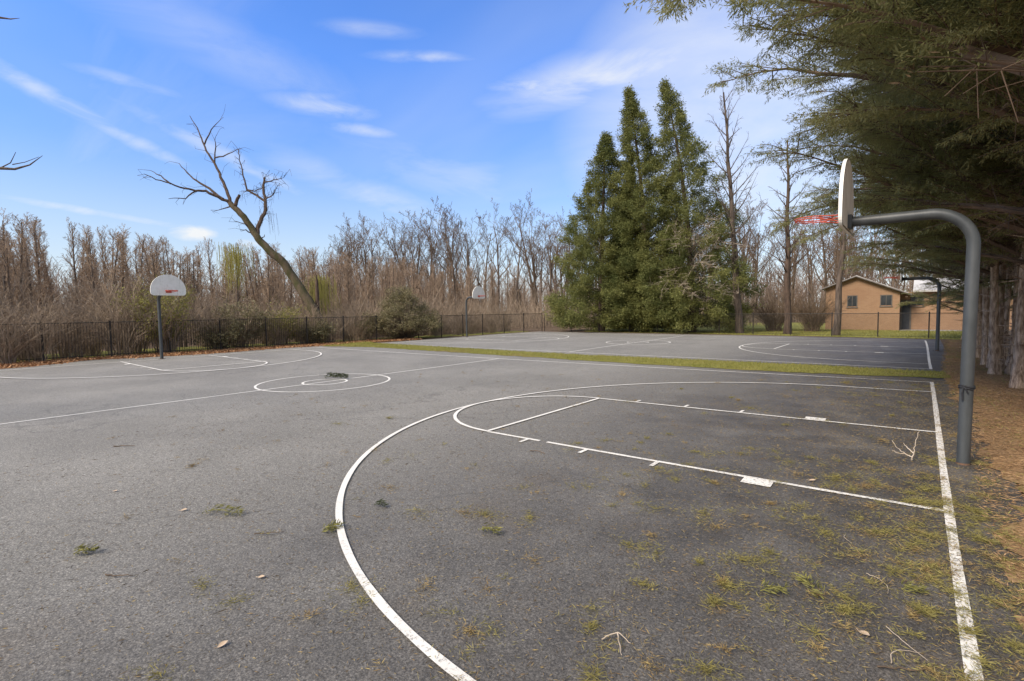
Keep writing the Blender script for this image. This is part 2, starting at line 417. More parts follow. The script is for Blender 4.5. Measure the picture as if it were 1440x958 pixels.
tag(g.build('grass', M['grass_blade']), 'yellow green grass strip between the two courts', 'grass', kind='stuff')
lawn_poly = [(-14, 31.6), (-5, 30.9), (3, 30.2), (3.2, 42), (-3, 42.3), (-14, 44)]
g = MB(); q = scatter(lawn_poly, 16000); d = rng.normal(size=(16000, 3)) * [.5, .5, 0] + [0, 0, 1]
g.blades(np.c_[q, np.full(len(q), -.02)], d, rng.uniform(.04, .12, len(q)), .03)
tag(g.build('grass', M['grass_blade']), 'short grass of the lawn in front of the brick building', 'grass', kind='stuff')

# pine-needle bed under the cypress row
bed_edge = [(.42, -14), (.4, -6), (.3, -3.0), (.5, -1.6), (.62, -.6), (.42, .8), (.5, 3), (.36, 6.1), (.32, 9.5), (.1, 10.4), (.3, 12), (.5, 18), (.7, 24), (.95, 29.3)]
bed_poly = ragged(bed_edge, .07, .18) + [(4, 30.2), (9, 30), (9, -14)]
sheet('needle_bed', bed_poly, .008, M['pine_bed'])
vis_bed = [(.2, -4), (.35, 3), (.25, 12), (.5, 20), (.8, 29.8), (2.6, 29.8), (2.6, 6), (1.4, 0), (.8, -4)]
g = MB(); n = 34000
q = scatter(vis_bed, n, lambda x, y: np.clip(1.3 - (y + 4) / 26, .12, 1))
g.blades(np.c_[q, rng.uniform(.008, .03, n)], rand_dir(n, .25), rng.uniform(.03, .1, n), rng.uniform(.004, .009, n))
tag(g.build('needle_carpet', M['needles_brown']), 'brown fallen needles carpeting the ground under the cypress row', 'needles', kind='stuff')
g = MB(); n = 5000; q = scatter(vis_bed, n, lambda x, y: np.clip(.5 + .5*np.sin(x*5 + y*1.3)*np.sin(y*.9), 0, 1)**2)
g.blades(np.c_[q, rng.uniform(.008, .03, n)], rand_dir(n, .5), rng.uniform(.03, .09, n), rng.uniform(.005, .01, n))
tag(g.build('needle_carpet', M['needles_green']), 'green grass tufts and fresh sprigs among the brown needles', 'grass', kind='stuff')

# leaf litter along the picket fence
lit = ragged([(-27.9, -9.5), (-28.6, -4.4), (-30.2, -2.2), (-29.5, -.5), (-28.8, 2.2), (-29.3, 6.8), (-28.9, 8.6), (-29.2, 10.5), (-29.6, 12.2), (-28.7, 14.5), (-28.5, 16.5)], .08, .25)
lit_poly = lit + [(-31.2, 17), (-31.6, 4), (-32, -9.5)]
sheet('leaf_bed', lit_poly, .006, M['litter_bed'])
def leaves(b, q, z, s0, s1, tilt=.35):
    n = len(q); b.blades(np.c_[q, z + rng.uniform(0, .03, n)], rand_dir(n, tilt), rng.uniform(s0, s1, n), rng.uniform(s0, s1, n) * .6)
g = MB(); q = scatter(lit_poly, 9000); q2 = q[:1400] + np.c_[rng.exponential(.25, 1400), np.zeros(1400)]
leaves(g, np.concatenate([q, q2]), .008, .07, .15)
tag(g.build('fallen_leaves', M['litter']), 'orange brown fallen leaves drifted along the picket fence', 'leaves', kind='stuff')

# needle debris over the near court
g = MB(); gg = MB(); n = 50000
court_poly = [(.45, -8.3), (.45, 9.3), (-14, 9.3), (-18, 0), (-9, -8.3)]
q = scatter(court_poly, n, lambda x, y: np.exp(x / 2.6) * .9 + .02 * np.exp(x / 9))
g.blades(np.c_[q, rng.uniform(.003, .012, n)], rand_dir(n, .12), rng.uniform(.012, .05, n), rng.uniform(.002, .006, n))
def clump(cx, cy, r, k, b, lo=.015, hi=.06):
    k = int(k*1.7)
    t = rng.random(k) * 2*np.pi; rr = r * np.abs(rng.normal(0, .5, k)); a = rng.random() * 3.14
    x = rr*np.cos(t)*1.5; y = rr*np.sin(t)*.7
    P = np.stack([cx + x*np.cos(a) - y*np.sin(a), cy + x*np.sin(a) + y*np.cos(a), rng.uniform(.004, .03, k)], 1)
    b.blades(P, rand_dir(k, .3), rng.uniform(lo, hi, k), rng.uniform(.002, .0055, k))
for i in range(400):
    x = -rng.exponential(1.7) + .4; y = rng.uniform(-7.5, 9) if i % 3 == 0 else rng.uniform(-7, -.5)
    clump(x, y, rng.uniform(.06, .26), int(rng.uniform(15, 90)), gg if random.random() < .6 else g)
for i in range(55): clump(-abs(rng.normal(0, .8)) + .4, rng.uniform(-6.2, .3), rng.uniform(.08, .2), int(rng.uniform(40, 150)), gg, .02, .085)
for cx, cy, r, k in [(-.62, -4.45, .2, 340), (-1.34, -4.15, .2, 200), (-.17, -3.41, .18, 160), (-.06, -3.76, .2, 200), (.16, -3.75, .14, 160), (-1.81, -4.97, .12, 120), (.01, -2.01, .2, 160), (-2.89, 2.44, .5, 220), (.05, -4.6, .16, 160), (-.9, -3.2, .3, 200), (-1.9, -3.4, .3, 180), (-3.6, -4.7, .3, 200), (-3.2, -4.5, .2, 120), (-.3, -2.6, .3, 180), (-.1, -1.2, .3, 120), (.2, -4.3, .15, 140)]:
    clump(cx, cy, r, k, gg)
for i in range(90): clump(rng.uniform(-13, -1), rng.uniform(-7, 5), rng.uniform(.05, .15), int(rng.uniform(8, 30)), g)
bb = MB(); n = 7500; q = scatter([(.2, -8.6), (.2, 3), (-6, 4), (-14, -1), (-9, -8.6)], n, lambda x, y: .35 + .65*(np.sin(x*2.1 + y)*np.sin(y*1.7 - x*.6) > -.1))
aa = rng.random(n)*6.28; bb.blades(np.c_[q, rng.uniform(.004, .01, n)], np.c_[np.cos(aa), np.sin(aa), rng.uniform(0, .15, n)], rng.uniform(.015, .06, n)*(1 + 1.2*(rng.random(n) < .08)), rng.uniform(.003, .007, n))
tag(bb.build('bark_litter', M['bits']), 'dark bits of bark and broken twig strewn thinly over the near court', 'litter', kind='stuff')
tag(g.build('needle_litter', M['needles']), 'brown needle bits scattered across the near court', 'needles', kind='stuff')
tag(gg.build('needle_litter', M['needles_green']), 'yellow green needle tufts littering the right end of the near court', 'needles', kind='stuff')

# ------------------------------------------------------------------ single pieces of debris
def sprig(name, label, x, y, L, mat, rz=0, k=90, cat='sprig'):
    b = MB(); st = [(0, 0, .01), (L*.35, L*.05, .03), (L*.7, -L*.03, .03), (L, L*.04, .012)]
    b.tube(st, [.005, .004, .003, .002], 5)
    P = []; D = []
    for i in range(k):
        t = rng.random(); x_ = L*t; s = rng.choice([-1, 1]); P.append((x_, s*rng.random()*L*.22*(1.1-t), rng.uniform(.01, .06))); D.append((.6, s*rng.uniform(.3, 1), rng.uniform(-.05, .35)))
    b.blades(P, D, rng.uniform(.03, .075, k), rng.uniform(.006, .013, k))
    o = tag(b.build(name, mat), label, cat); o.location = (x, y, .004); o.rotation_euler = (0, 0, rz); return o
sprig('cypress_sprig', 'dark green cypress branch lying in the centre circle of the near court', -14.7, .3, .85, M['dark_sprig'], .3, 520).scale = (1, 1.2, 2.4)
sprig('cypress_sprig', 'flat yellow green sprig beside a white leaf, left of the three point arc', -5.95, -6.33, .42, M['sprig_green'], .4, 150)
sprig('cypress_sprig', 'upright bushy green sprig touching the outside of the three point arc', -4.53, -5.9, .17, M['sprig_green'], 1.3, 120)
sprig('cypress_sprig', 'small mossy green sprig lying alone at lower left of the court', -5.85, -7.42, .16, M['sprig_green'], .9, 110)
sprig('cypress_sprig', 'small dark green sprig just inside the three point arc', -4.7, -5.2, .14, M['dark_sprig'], .2, 60)
sprig('cypress_sprig', 'green sprig below the lane block among scattered needles', -1.12, -4.55, .16, M['sprig_green'], .5, 90)
sprig('cypress_sprig', 'olive sprig on a needle pile in the middle of the lower court', -3.4, -4.98, .2, M['sprig_green'], .1, 90)
sprig('cypress_sprig', 'fresh green sprig beside the worn baseline', -.34, -3.93, .13, M['sprig_green'], .3, 80)
sprig('cypress_sprig', 'long green spray in the big yellow needle clump', -.75, -4.4, .26, M['sprig_green'], 2.3, 110)
def crook(P, r):
    P = np.array(P, float); n = len(P); tt = np.linspace(0, n-1, (n-1)*5 + 1); out = []
    for t in tt:
        i = min(int(t), n-2); f = t - i; a, b, c, d = P[max(i-1, 0)], P[i], P[i+1], P[min(i+2, n-1)]
        out.append(.5*(2*b + (c-a)*f + (2*a - 5*b + 4*c - d)*f*f + (3*b - a - 3*c + d)*f**3))
    out = np.array(out); out[1:-1] += rng.normal(0, r*.5, (len(out)-2, 3)); return out
def twig(name, label, x, y, pts, r, mat, rz=0, cat='twig'):
    b = MB()
    for P in pts:
        r_ = r*.7; P = crook(np.array(P)*[.8, .8, .8], r_); b.tube(P, np.linspace(r_, r_*.4, len(P)), 6)
    o = tag(b.build(name, mat, smooth=True), label, cat); o.location = (x, y, .004); o.rotation_euler = (0, 0, rz); return o
twig('forked_twig', 'pale forked dead branch lying beside the baseline under the hoop', -.33, -.1, [[(0, 0, .02), (.02, .12, .06), (.03, .3, .14), (.05, .5, .24), (.09, .7, .36)], [(0, .1, .05), (-.1, .14, .09), (-.2, .3, .13), (-.27, .42, .22)], [(.02, .2, .09), (-.06, .28, .15), (-.12, .4, .2)], [(-.1, .14, .08), (-.18, .1, .08), (-.26, .2, .1)]], .012, M['dead_twig'], .0)
twig('curved_twig', 'long curved brown twig crossing the court near the bottom of the baseline', -.42, -4.98, [[(0, 0, .01), (.12, .05, .02), (.25, .14, .015), (.34, .3, .01)]], .008, M['brown_twig'])
twig('curved_twig', 'hooked tan twig left of the long curved brown twig', -.36, -4.9, [[(0, 0, .01), (.0, .1, .03), (.06, .2, .02), (.16, .26, .01)]], .005, M['dead_twig'])
twig('curved_twig', 'thin pale twig curled beside the green sprig below the lane block', -.55, -4.05, [[(0, .3, .01), (.1, .22, .02), (.17, .12, .01), (.17, 0, .01)]], .005, M['dead_twig'])
twig('curved_twig', 'short pale twig below the lane line near the baseline', -.75, -3.3, [[(0, .2, .01), (0, .1, .02), (.08, 0, .01)]], .005, M['dead_twig'])
twig('straight_twig', 'thin straight twig pointing at the baseline above the long curved twig', -.4, -4.75, [[(0, .3, .01), (.1, .16, .015), (.25, 0, .01)]], .005, M['dead_twig'])
twig('bent_twig', 'tan bent twig with two legs at bottom centre of the court', -1.75, -5.72, [[(0, .02, .01), (.08, .12, .04), (.2, .1, .02)], [(.08, .12, .04), (.2, -.05, .01)]], .007, M['dead_twig'])
twig('straight_twig', 'dark bark strip lying alone at lower left beside the small mossy sprig', -5.2, -7.35, [[(0, 0, .01), (.12, .05, .015), (.24, .16, .01)]], .009, M['brown_twig'])
twig('straight_twig', 'short dark stick lying far left below the halfcourt line', -10, -6.15, [[(0, 0, .01), (.15, .1, .02), (.3, .26, .01)]], .012, M['brown_twig'])
twig('straight_twig', 'dark stick lying inside the arc above the needle piles', -4.6, -2.6, [[(0, 0, .01), (.15, .04, .02), (.32, .02, .01)]], .011, M['brown_twig'])
twig('straight_twig', 'slim brown twig lying across the dry asphalt near the flat sprig', -5.0, -6.3, [[(0, 0, .01), (.12, .1, .02), (.22, .24, .01)]], .007, M['brown_twig'])
def leaf(label, x, y, L, rz, tilt=.2):
    b = MB(); n = 7; V = []
    for i in range(n):
        t = i/(n-1); w = L*.28*math.sin(math.pi*min(1, t*.9+.06)); z = L*.22*t*t
        V += [(L*t, -w, z + abs(w)*.5), (L*t, 0, z), (L*t, w, z + abs(w)*.5)]
    F = [(3*i+j, 3*i+j+3, 3*i+j+4, 3*i+j+1) for i in range(n-1) for j in (0, 1)]
    b.add(V, F); b.tube([(0, 0, .002), (-L*.3, .005, .004)], .0022, 4)
    o = tag(b.build('fallen_leaf', M['pale_leaf'], smooth=True), label, 'leaf'); o.location = (x, y, .008); o.rotation_euler = (tilt, 0, rz)
leaf('pale tan leaf lying in the big needle clump by the baseline', -.53, -4.66, .07, -.6)
leaf('pinkish tan leaf lying alone below the flat yellow green sprig', -4.2, -6.64, .055, .6)
leaf('tan triangular leaf at the bottom left of the court', -3.56, -7.18, .06, 1.6)
leaf('white leaf at the left tip of the flat yellow green sprig', -6.2, -6.5, .065, .8)
leaf('pale leaf lying alone at the far left of the court', -7.5, -6.75, .055, .4)
leaf('pale leaf on the dark asphalt above the lane block', -1.25, -1.7, .07, .2)

# ------------------------------------------------------------------ basketball hoops
def hoop(label, x, y, face, lean=(0, 0), strap=False, rz=0, zs=1.):
    t = thing('basketball_hoop', label, 'basketball hoop', (x, y, 0), (0 if face > 0 else math.pi) + rz, 'gooseneck hoops at the ends of the two courts')
    b = MB(); H = 3.17; rb = .42
    P = [(lean[0]*(1 - z/2.75) , lean[1]*(1 - z/2.75), z) for z in np.linspace(-.05, H - rb, 8)]
    P += [(rb - rb*math.cos(a), 0, H - rb + rb*math.sin(a)) for a in np.linspace(.12, math.pi/2, 12)]
    P += [(v, 0, H) for v in (.6, .9, 1.2, 1.27)]
    b.tube(P, .068, 20)
    p = b.build('pole', M['steel'], t, True)
    k_ = MB(); k_.tube([(lean[0]*.99, lean[1], .0), (lean[0]*.99, lean[1], .035)], .0715, 20); k_.build('rusty_base', M['rust'], p, True)
    c = MB(); c.tube([(lean[0], lean[1], -.02), (lean[0], lean[1], .012)], .16, 20); c.build('footing', M['asphalt'], t)
    if strap:
        s = MB(); zz = .98; ox = lean[0]*(1 - zz/2.75); oy = lean[1]*(1 - zz/2.75)
        for dz in (0, .022):
            s.tube([(ox + .073*math.cos(a), oy + .073*math.sin(a), zz + dz + .01*math.sin(a*2)) for a in np.linspace(0, 2*math.pi, 22)], .011, 6)
        s.tube([(ox + .035, oy + .066, zz), (ox + .045, oy + .085, zz - .05), (ox + .04, oy + .078, zz - .15)], .01, 6)
        s.tube([(ox + .03, oy + .068, zz + .02), (ox + .01, oy + .09, zz - .01), (ox - .01, oy + .08, zz - .06)], .009, 6)
        s.build('strap', M['strap'], t)
    # fan shaped board, front face towards the court
    xb, zb, hw, hh = 1.30, 3.05, .69, .97
    out = []
    out += [(-.56, 0), (.56, 0)]
    out += [(.56 + .13*math.sin(a), .15 - .15*math.cos(a)) for a in np.linspace(.2, math.pi/2, 6)]
    out += [(hw*math.cos(a) if math.cos(a) > 1e-6 else 0, .22 + (hh - .22)*math.sin(a)**.97) for a in np.linspace(0.0, math.pi/2, 16)]
    out += [(-u, v) for u, v in out[:1:-1] if u > 1e-6]
    out = [(u, v) for u, v in out]
    n = len(out); th = .042
    cy = [np.array(out).mean(0)]
    bd = MB(); V = [(xb + th, u, zb + v) for u, v in out] + [(xb, u, zb + v) for u, v in out]
    V += [(xb + th, 0, zb + .45), (xb, 0, zb + .45)]
    F = [(i, (i+1) % n, 2*n, 2*n) for i in range(n)] + [(i, n+i, n+(i+1) % n, (i+1) % n) for i in range(n)]
    bd.add(V, F); bo = bd.build('backboard', M['board'], t)
    bk = MB(); V = [(xb - .004, u*.965, zb + .018 + v*.965) for u, v in out] + [(xb - .004, 0, zb + .45)]
    bk.add(V, [((i+1) % n, i, n, n) for i in range(n)]); bk.build('back_panel', M['board_back'], bo)
    pl = MB(); pl.box(xb - .05, xb - .006, -.11, .11, H - .09, H + .09)
    pl.build('mount', M['steel'], t)
    tg = MB(); w = .022
    x1 = xb + th + .003
    for (a, c_, d_, e_) in ((-.11, .11, 0, .19),): tg.box(xb + th + .001, x1 + .012, a, c_, H + .0, H + .13)
    tg.build('rim_bracket', M['target'], t)
    rm = MB(); cx = xb + th + .15 + .228; zr = H + .075
    for k, (rr, dz) in enumerate(((.228, 0), (.236, .024))):
        rm.tube([(cx + rr*math.cos(a), rr*math.sin(a), zr + dz) for a in np.linspace(0, 2*math.pi, 33)], .008, 8, cap=False)
    for s in (-1, 1):
        rm.tube([(xb + th, s*.07, zr - .07), (cx - .05, s*.225, zr)], .009, 8)
        rm.tube([(xb + th, s*.1, zr + .02), (cx - .1, s*.2, zr + .02)], .009, 8)
    for k in range(12):
        a = k*math.pi/6; rm.tube([(cx + .228*math.cos(a), .228*math.sin(a), zr), (cx + .232*math.cos(a+.1), .232*math.sin(a+.1), zr - .035), (cx + .228*math.cos(a+.2), .228*math.sin(a+.2), zr)], .004, 5)
    rm.build('rim', M['rim'], t, True); t.scale = (1, 1, zs)
    return t
hoop('grey gooseneck hoop in the right foreground with a black strap tied round its pole', .2, .1, -1, (.02, 0), True)
hoop('white fan board hoop on the left in front of the picket fence', -27.75, -.1, 1, zs=.95)
hoop('hoop at the far end of the far court in front of the chain link fence', -27.85, 20.42, 1, zs=.965)
hoop('dark hoop near the brick building with its board seen edge on', .3, 20.46, -1)

# ------------------------------------------------------------------ fences
t = thing('picket_fence', 'black metal picket fence behind the left hoop', 'fence', (-31.2, 0, 0))
def fx(y): return .0 if y < 4 else (y - 4) * .085
ys = np.arange(-18.66, 17.4, 2.5)
def picket_bay(y0, y1):
    b = MB(); nP = 22
    for i in range(1, nP):
        y = y0 + (y1 - y0)*i/nP; x = fx(y0) + (fx(y1) - fx(y0))*i/nP
        b.box(x - .008, x + .008, y - .008, y + .008, .05, 1.71)
    for z in (.14, 1.72):
        b.segs([[fx(y0), y0, z, fx(y1), y1, z, .019, .019]], 4)
    b.build('panel', M['black_metal'], t)
for a, c in zip(ys[:-1], ys[1:]): picket_bay(a, c)
for y in ys:
    b = MB(); b.box(fx(y) - .035, fx(y) + .035, y - .035, y + .035, -.05, 1.78); b.box(fx(y) - .042, fx(y) + .042, y - .042, y + .042, 1.78, 1.81)
    b.build('post', M['black_metal'], t)
def chain_fence(label, pts, h, step):
    t = thing('chain_link_fence', label, 'fence', (*pts[0], 0)); o = np.array(pts[0]); posts = []
    for a, c in zip(pts[:-1], pts[1:]):
        a = np.array(a) - o; c = np.array(c) - o; L = np.linalg.norm(c - a); n = max(1, round(L/step)); d = (c - a)/L
        for i in range(n):
            p = a + d*L*i/n; q_ = a + d*L*(i+1)/n; posts.append(p); w = L/n; S_ = []
            z0, z1 = .06, h; H = z1 - z0
            for s0 in np.arange(-H, w, .09):
                for sg in (1, -1):
                    u0, v0, u1, v1 = s0, 0., s0 + H, H
                    if u0 < 0: v0 -= u0; u0 = 0
                    if u1 > w: v1 -= u1 - w; u1 = w
                    if u1 - u0 < .01: continue
                    if sg < 0: u0, u1 = w - u0, w - u1
                    A = p + d*u0; B = p + d*u1; S_.append([A[0], A[1], z0 + v0, B[0], B[1], z0 + v1, .0036, .0036])
            b = MB(); b.segs(S_, 3); b.build('mesh_panel', M['wire'], t)
        last = c
    posts.append(last)
    for p in posts:
        b = MB(); b.tube([(p[0], p[1], -.05), (p[0], p[1], h + .06)], .034, 8); b.tube([(p[0], p[1], h + .06), (p[0], p[1], h + .1)], [.04, .015], 8); b.build('post', M['black_metal'], t)
    b = MB(); b.tube([(*p, h) for p in posts], .022, 6); b.build('top_rail', M['black_metal'], t)
    b = MB(); b.tube([(*p, .07) for p in posts], .006, 4); b.build('tension_wire', M['black_metal'], t)
chain_fence('chain link fence behind the far court hoop at far left', [(-29.9, 17.3), (-29.4, 24), (-28.6, 31.6)], 1.67, 2.6)
chain_fence('chain link fence running behind the conifers and before the brick building', [(-28.45, 31.8), (-20, 32.6), (-12.5, 32.6), (-2.4, 31.3), (2.6, 30.9)], 1.5, 2.7)

# ------------------------------------------------------------------ brick building
bl = thing('brick_building', 'low tan brick building with shallow gabled roof behind the far court', 'building', (0, 0, 0))
X0, X1, Y0, Y1, XR, ZE, ZR = -6.7, -1.64, 42.7, 53, -4.55, 3.02, 4.35
w = MB()
V = [(X0, Y0, -.05), (X1, Y0, -.05), (X1, Y0, ZE), (XR, Y0, ZR), (X0, Y0, 3.52), (X0, Y1, -.05), (X1, Y1, -.05), (X1, Y1, ZE), (XR, Y1, ZR), (X0, Y1, 3.52)]
w.add(V, [(0, 1, 2, 4), (2, 3, 4, 4), (5, 9, 7, 6), (7, 9, 8, 8), (1, 6, 7, 2), (0, 4, 9, 5)])
wall = w.build('wall', M['brick'], bl)
w = MB(); w.box(X1 + .01, 7.0, 44.4, 52, -.05, 3.05); w.build('wing_wall', M['brick'], bl)
r = MB()
def slab(p, q_, y0, y1, th):
    (xa, za), (xb, zb) = p, q_
    V = [(x, y, z + dz) for dz in (0, th) for (x, z) in ((xa, za), (xb, zb)) for y in (y0, y1)]
    r.add(V, [(0, 1, 3, 2), (4, 6, 7, 5), (0, 2, 6, 4), (1, 5, 7, 3), (0, 4, 5, 1), (2, 3, 7, 6)])
slab((XR, ZR + .03), (X1 + .75, ZE - .27), Y0 - .35, Y1 + .35, .1); slab((XR - .001, ZR + .03), (X0 - .3, 3.38), Y0 - .35, Y1 + .35, .1)
for i in range(22):
    y = Y0 - .3 + i*.5; r.segs([[XR, y, ZR + .14, X1 + .75, y, ZE - .165, .018, .018]], 4)
rf = r.build('roof', M['roof'], bl)
f = MB(); f.segs([[X1 + .76, Y0 - .36, ZE - .2, X1 + .76, Y1 + .36, ZE - .2, .07, .07]], 4)
f.segs([[XR, Y0 - .37, ZR + .04, X1 + .76, Y0 - .37, ZE - .25, .06, .06], [XR, Y0 - .37, ZR + .04, X0 - .3, Y0 - .37, 3.4, .06, .06]], 4); f.build('fascia', M['fascia'], bl)
r = MB(); V = [(X1 + .8, 43.8, 3.02), (7.5, 43.8, 3.02), (7.5, 48, 4.1), (X1 + .8, 48, 4.1), (X1 + .8, 52.4, 3.02), (7.5, 52.4, 3.02)]
V += [(x, y, z + .12) for x, y, z in V]
r.add(V, [(0, 1, 2, 3), (3, 2, 5, 4), (6, 9, 8, 7), (9, 10, 11, 8), (0, 6, 7, 1), (4, 5, 11, 10), (0, 3, 9, 6), (3, 4, 10, 9), (1, 7, 8, 2), (2, 8, 11, 5)]); r.build('wing_roof', M['roof'], bl)
def window(x0, x1, z0, z1, y):
    b = MB()
    for a in ((x0 - .06, x0, z0 - .06, z1 + .06), (x1, x1 + .06, z0 - .06, z1 + .06), (x0, x1, z1, z1 + .06), ((x0+x1)/2 - .02, (x0+x1)/2 + .02, z0, z1)): b.box(a[0], a[1], y - .03, y + .04, a[2], a[3])
    o = b.build('window', M['frame'], bl)
    p = MB(); p.box(x0 + .002, x1 - .002, y - .012, y - .006, z0 + .002, z1 - .002); p.build('pane', M['glass'], o)
    s = MB(); s.box(x0 - .1, x1 + .1, y - .07, y + .03, z0 - .13, z0 - .062); s.build('sill', M['fascia'], o)
window(-5.1, -4.5, 1.95, 2.8, Y0); window(-2.85, -2.18, 2.0, 2.78, Y0); window(-.95, -.2, 1.95, 2.78, 44.4); window(3.0, 3.7, 1.95, 2.78, 44.4)
d = MB(); d.box(-1.52, -1.02, 44.36, 44.385, .03, 2.3); dr = d.build('door', M['door'], bl)
d = MB(); d.tube([(-1.1, 44.33, 1.0), (-1.1, 44.29, 1.0), (-1.19, 44.29, 1.0)], .013, 6); d.build('handle', M['steel'], dr)
d = MB(); d.box(-1.62, -1.525, 44.33, 44.398, 0, 2.42); d.box(-1.015, -.92, 44.33, 44.398, 0, 2.42); d.box(-1.525, -1.015, 44.33, 44.398, 2.305, 2.42); d.build('door_frame', M['frame'], bl)
d = MB(); d.tube([(-1.27, 44.3, 2.72), (-1.27, 44.3, 2.62)], [.1, .06], 12); d.tube([(-1.27, 44.39, 2.72), (-1.27, 44.3, 2.74)], .02, 6); d.build('wall_lamp', M['lamp'], bl)
sheet('path', [(-1.7, 42.0), (6, 42.1), (6, 44.4), (-1.63, 44.4), (-1.63, 42.6)], -.004, M['concrete'])

# ------------------------------------------------------------------ bare trees
def vrot(v, ang, az):
    """unit vector tilted ang away from v around azimuth az"""
    v = np.asarray(v, float); ref = np.array([0, 0, 1.]) if abs(v[2]) < .9 else np.array([1., 0, 0])
    a = np.cross(v, ref); a /= np.linalg.norm(a); b = np.cross(v, a)
    return v*math.cos(ang) + (a*math.cos(az) + b*math.sin(az))*math.sin(ang)
def branch(out, p, d, L, r, lev, spec, up=.12):
    """spec[lev] = (n_children, child length ratio, angle, start fraction, wobble)"""
    n = max(2, int(spec['seg'] - lev)); pts = [np.array(p, float)]; dd = np.array(d, float); rs = [r]; dirs = [dd]
    for i in range(n):
        dd = dd + rng.normal(0, spec['wob'][lev], 3) + np.array([0, 0, up if lev else .03]); dd /= np.linalg.norm(dd)
        pts.append(pts[-1] + dd*L/n); rs.append(r*(1 - .8*(i+1)/n)); dirs.append(dd)
    for i in range(n): out[lev].append([*pts[i], *pts[i+1], max(rs[i], spec['rmin']), max(rs[i+1], spec['rmin'])])
    if lev + 1 >= len(spec['kids']) + 1: return
    k, ratio, ang, st = spec['kids'][lev]
    az = rng.random()*6.28
    for j in range(k):
        t = st + (1 - st)*(j + rng.random()*.7)/k; t = min(t, .98)
        i = min(n-1, int(t*n)); q_ = pts[i] + (pts[i+1] - pts[i])*(t*n - i)
        az += 2.4 + rng.normal(0, .3)
        cd = vrot(dirs[min(i+1, n)], ang*rng.uniform(.7, 1.25), az)
        rr = max(rs[i]*rng.uniform(.4, .65), spec['rmin'])
        branch(out, q_, cd, L*ratio*(1.15 - .6*t)*rng.uniform(.7, 1.2), rr, lev+1, spec, up)
def bare_tree(name, label, cat, group, H, r, spec, m1, m2, lean=(0, 0), up=.12):
    t = thing(name, label, cat, (0, 0, 0), 0, group); out = [[] for _ in range(6)]
    d = np.array([lean[0], lean[1], 1.]); d /= np.linalg.norm(d)
    branch(out, (0, 0, -.15), d, H, r, 0, spec, up)
    b = MB(); b.segs(out[0], 8); b.build('trunk', m1, t, True)
    c = MB(); c.segs(out[1], 5)
    for l in out[2:]: c.segs(l, 3)
    c.build('crown', m2, t); return t
WL = 'slender bare brown tree in the thicket behind the picket fence'; WG = 'slender trees of the thicket behind the picket fence'
spA = [dict(seg=9, wob=[.022, .11, .2, .25], rmin=.008, kids=[(int(rng.uniform(26, 34)), .18, .55, .2), (7, .5, .6, .12), (5, .55, .65, .15)]) for _ in range(6)]
thin = [bare_tree('thicket_tree', WL, 'tree', WG, 10, .135, s, M['wood_bark'], M['wood_twig'], up=.1) for s in spA]
def depth(x, y): return (x + .28)*-math.sin(.67549) + (y + 8.375)*math.cos(.67549)
def ang_u(x, y): return math.tan(math.atan2(-(x + .28), y + 8.375) - .67549)*-718 + 720
spots = []
for i in range(285):
    x = -36.5 - 24*rng.random()**1.1; y = -13 + rng.random()*60
    if y > 8: x -= (y - 8)*.12
    D = depth(x, y); u = ang_u(x, y)
    dv = np.interp(u, [-60, 0, 100, 200, 330, 450, 600, 800], [150, 142, 128, 106, 97, 86, 66, 58])*(rng.uniform(.8, 1.08) if i % 3 else rng.uniform(.5, .85))
    sc = (dv*D/718 + 2.0)/10.3
    spots.append(((x, y, -.03), rng.random()*6.28, (float(sc*.5 + .45), float(sc*.5 + .45), float(sc)), int(rng.integers(6))))
place_all(thin, spots)
for o in COL.objects:
    if o.name.startswith('thicket_tree'): o.rotation_euler[0] = rng.normal(0, .05); o.rotation_euler[1] = rng.normal(0, .05)
BL = 'tall spreading bare tree standing in the wood beyond the chain link fence'; BG = 'tall bare trees of the wood beyond the chain link fence'
big = []
for k in range(6):
    s = dict(seg=8, wob=[.05, .13, .2, .24, .3], rmin=.016, kids=[(8, .55, .62, .36), (5, .5, .6, .25), (4, .5, .65, .2), (3, .55, .6, .2)])
    big.append(bare_tree('woodland_tree', BL, 'tree', BG, 15, .27, s, M['wood_bark'], M['twig'], (rng.normal(0, .08), rng.normal(0, .08)), up=.13))
spots = []
for i in range(135):
    a = R(rng.uniform(-2, 68)); dist = rng.uniform(64, 94)
    x = -.3 - math.sin(a)*dist; y = -8.4 + math.cos(a)*dist
    D = depth(x, y); u = ang_u(x, y)
    if u < 430 and i % 3: continue
    dv = np.interp(u, [0, 400, 480, 560, 650, 760, 900, 1000, 1200], [90, 96, 122, 140, 160, 152, 150, 160, 145])*rng.uniform(.62, 1.04)
    sc = float((dv*D/718 + 2.)/18.5)
    spots.append(((x, y, -.03), rng.random()*6.28, sc, int(rng.integers(6))))
place_all(big, spots)
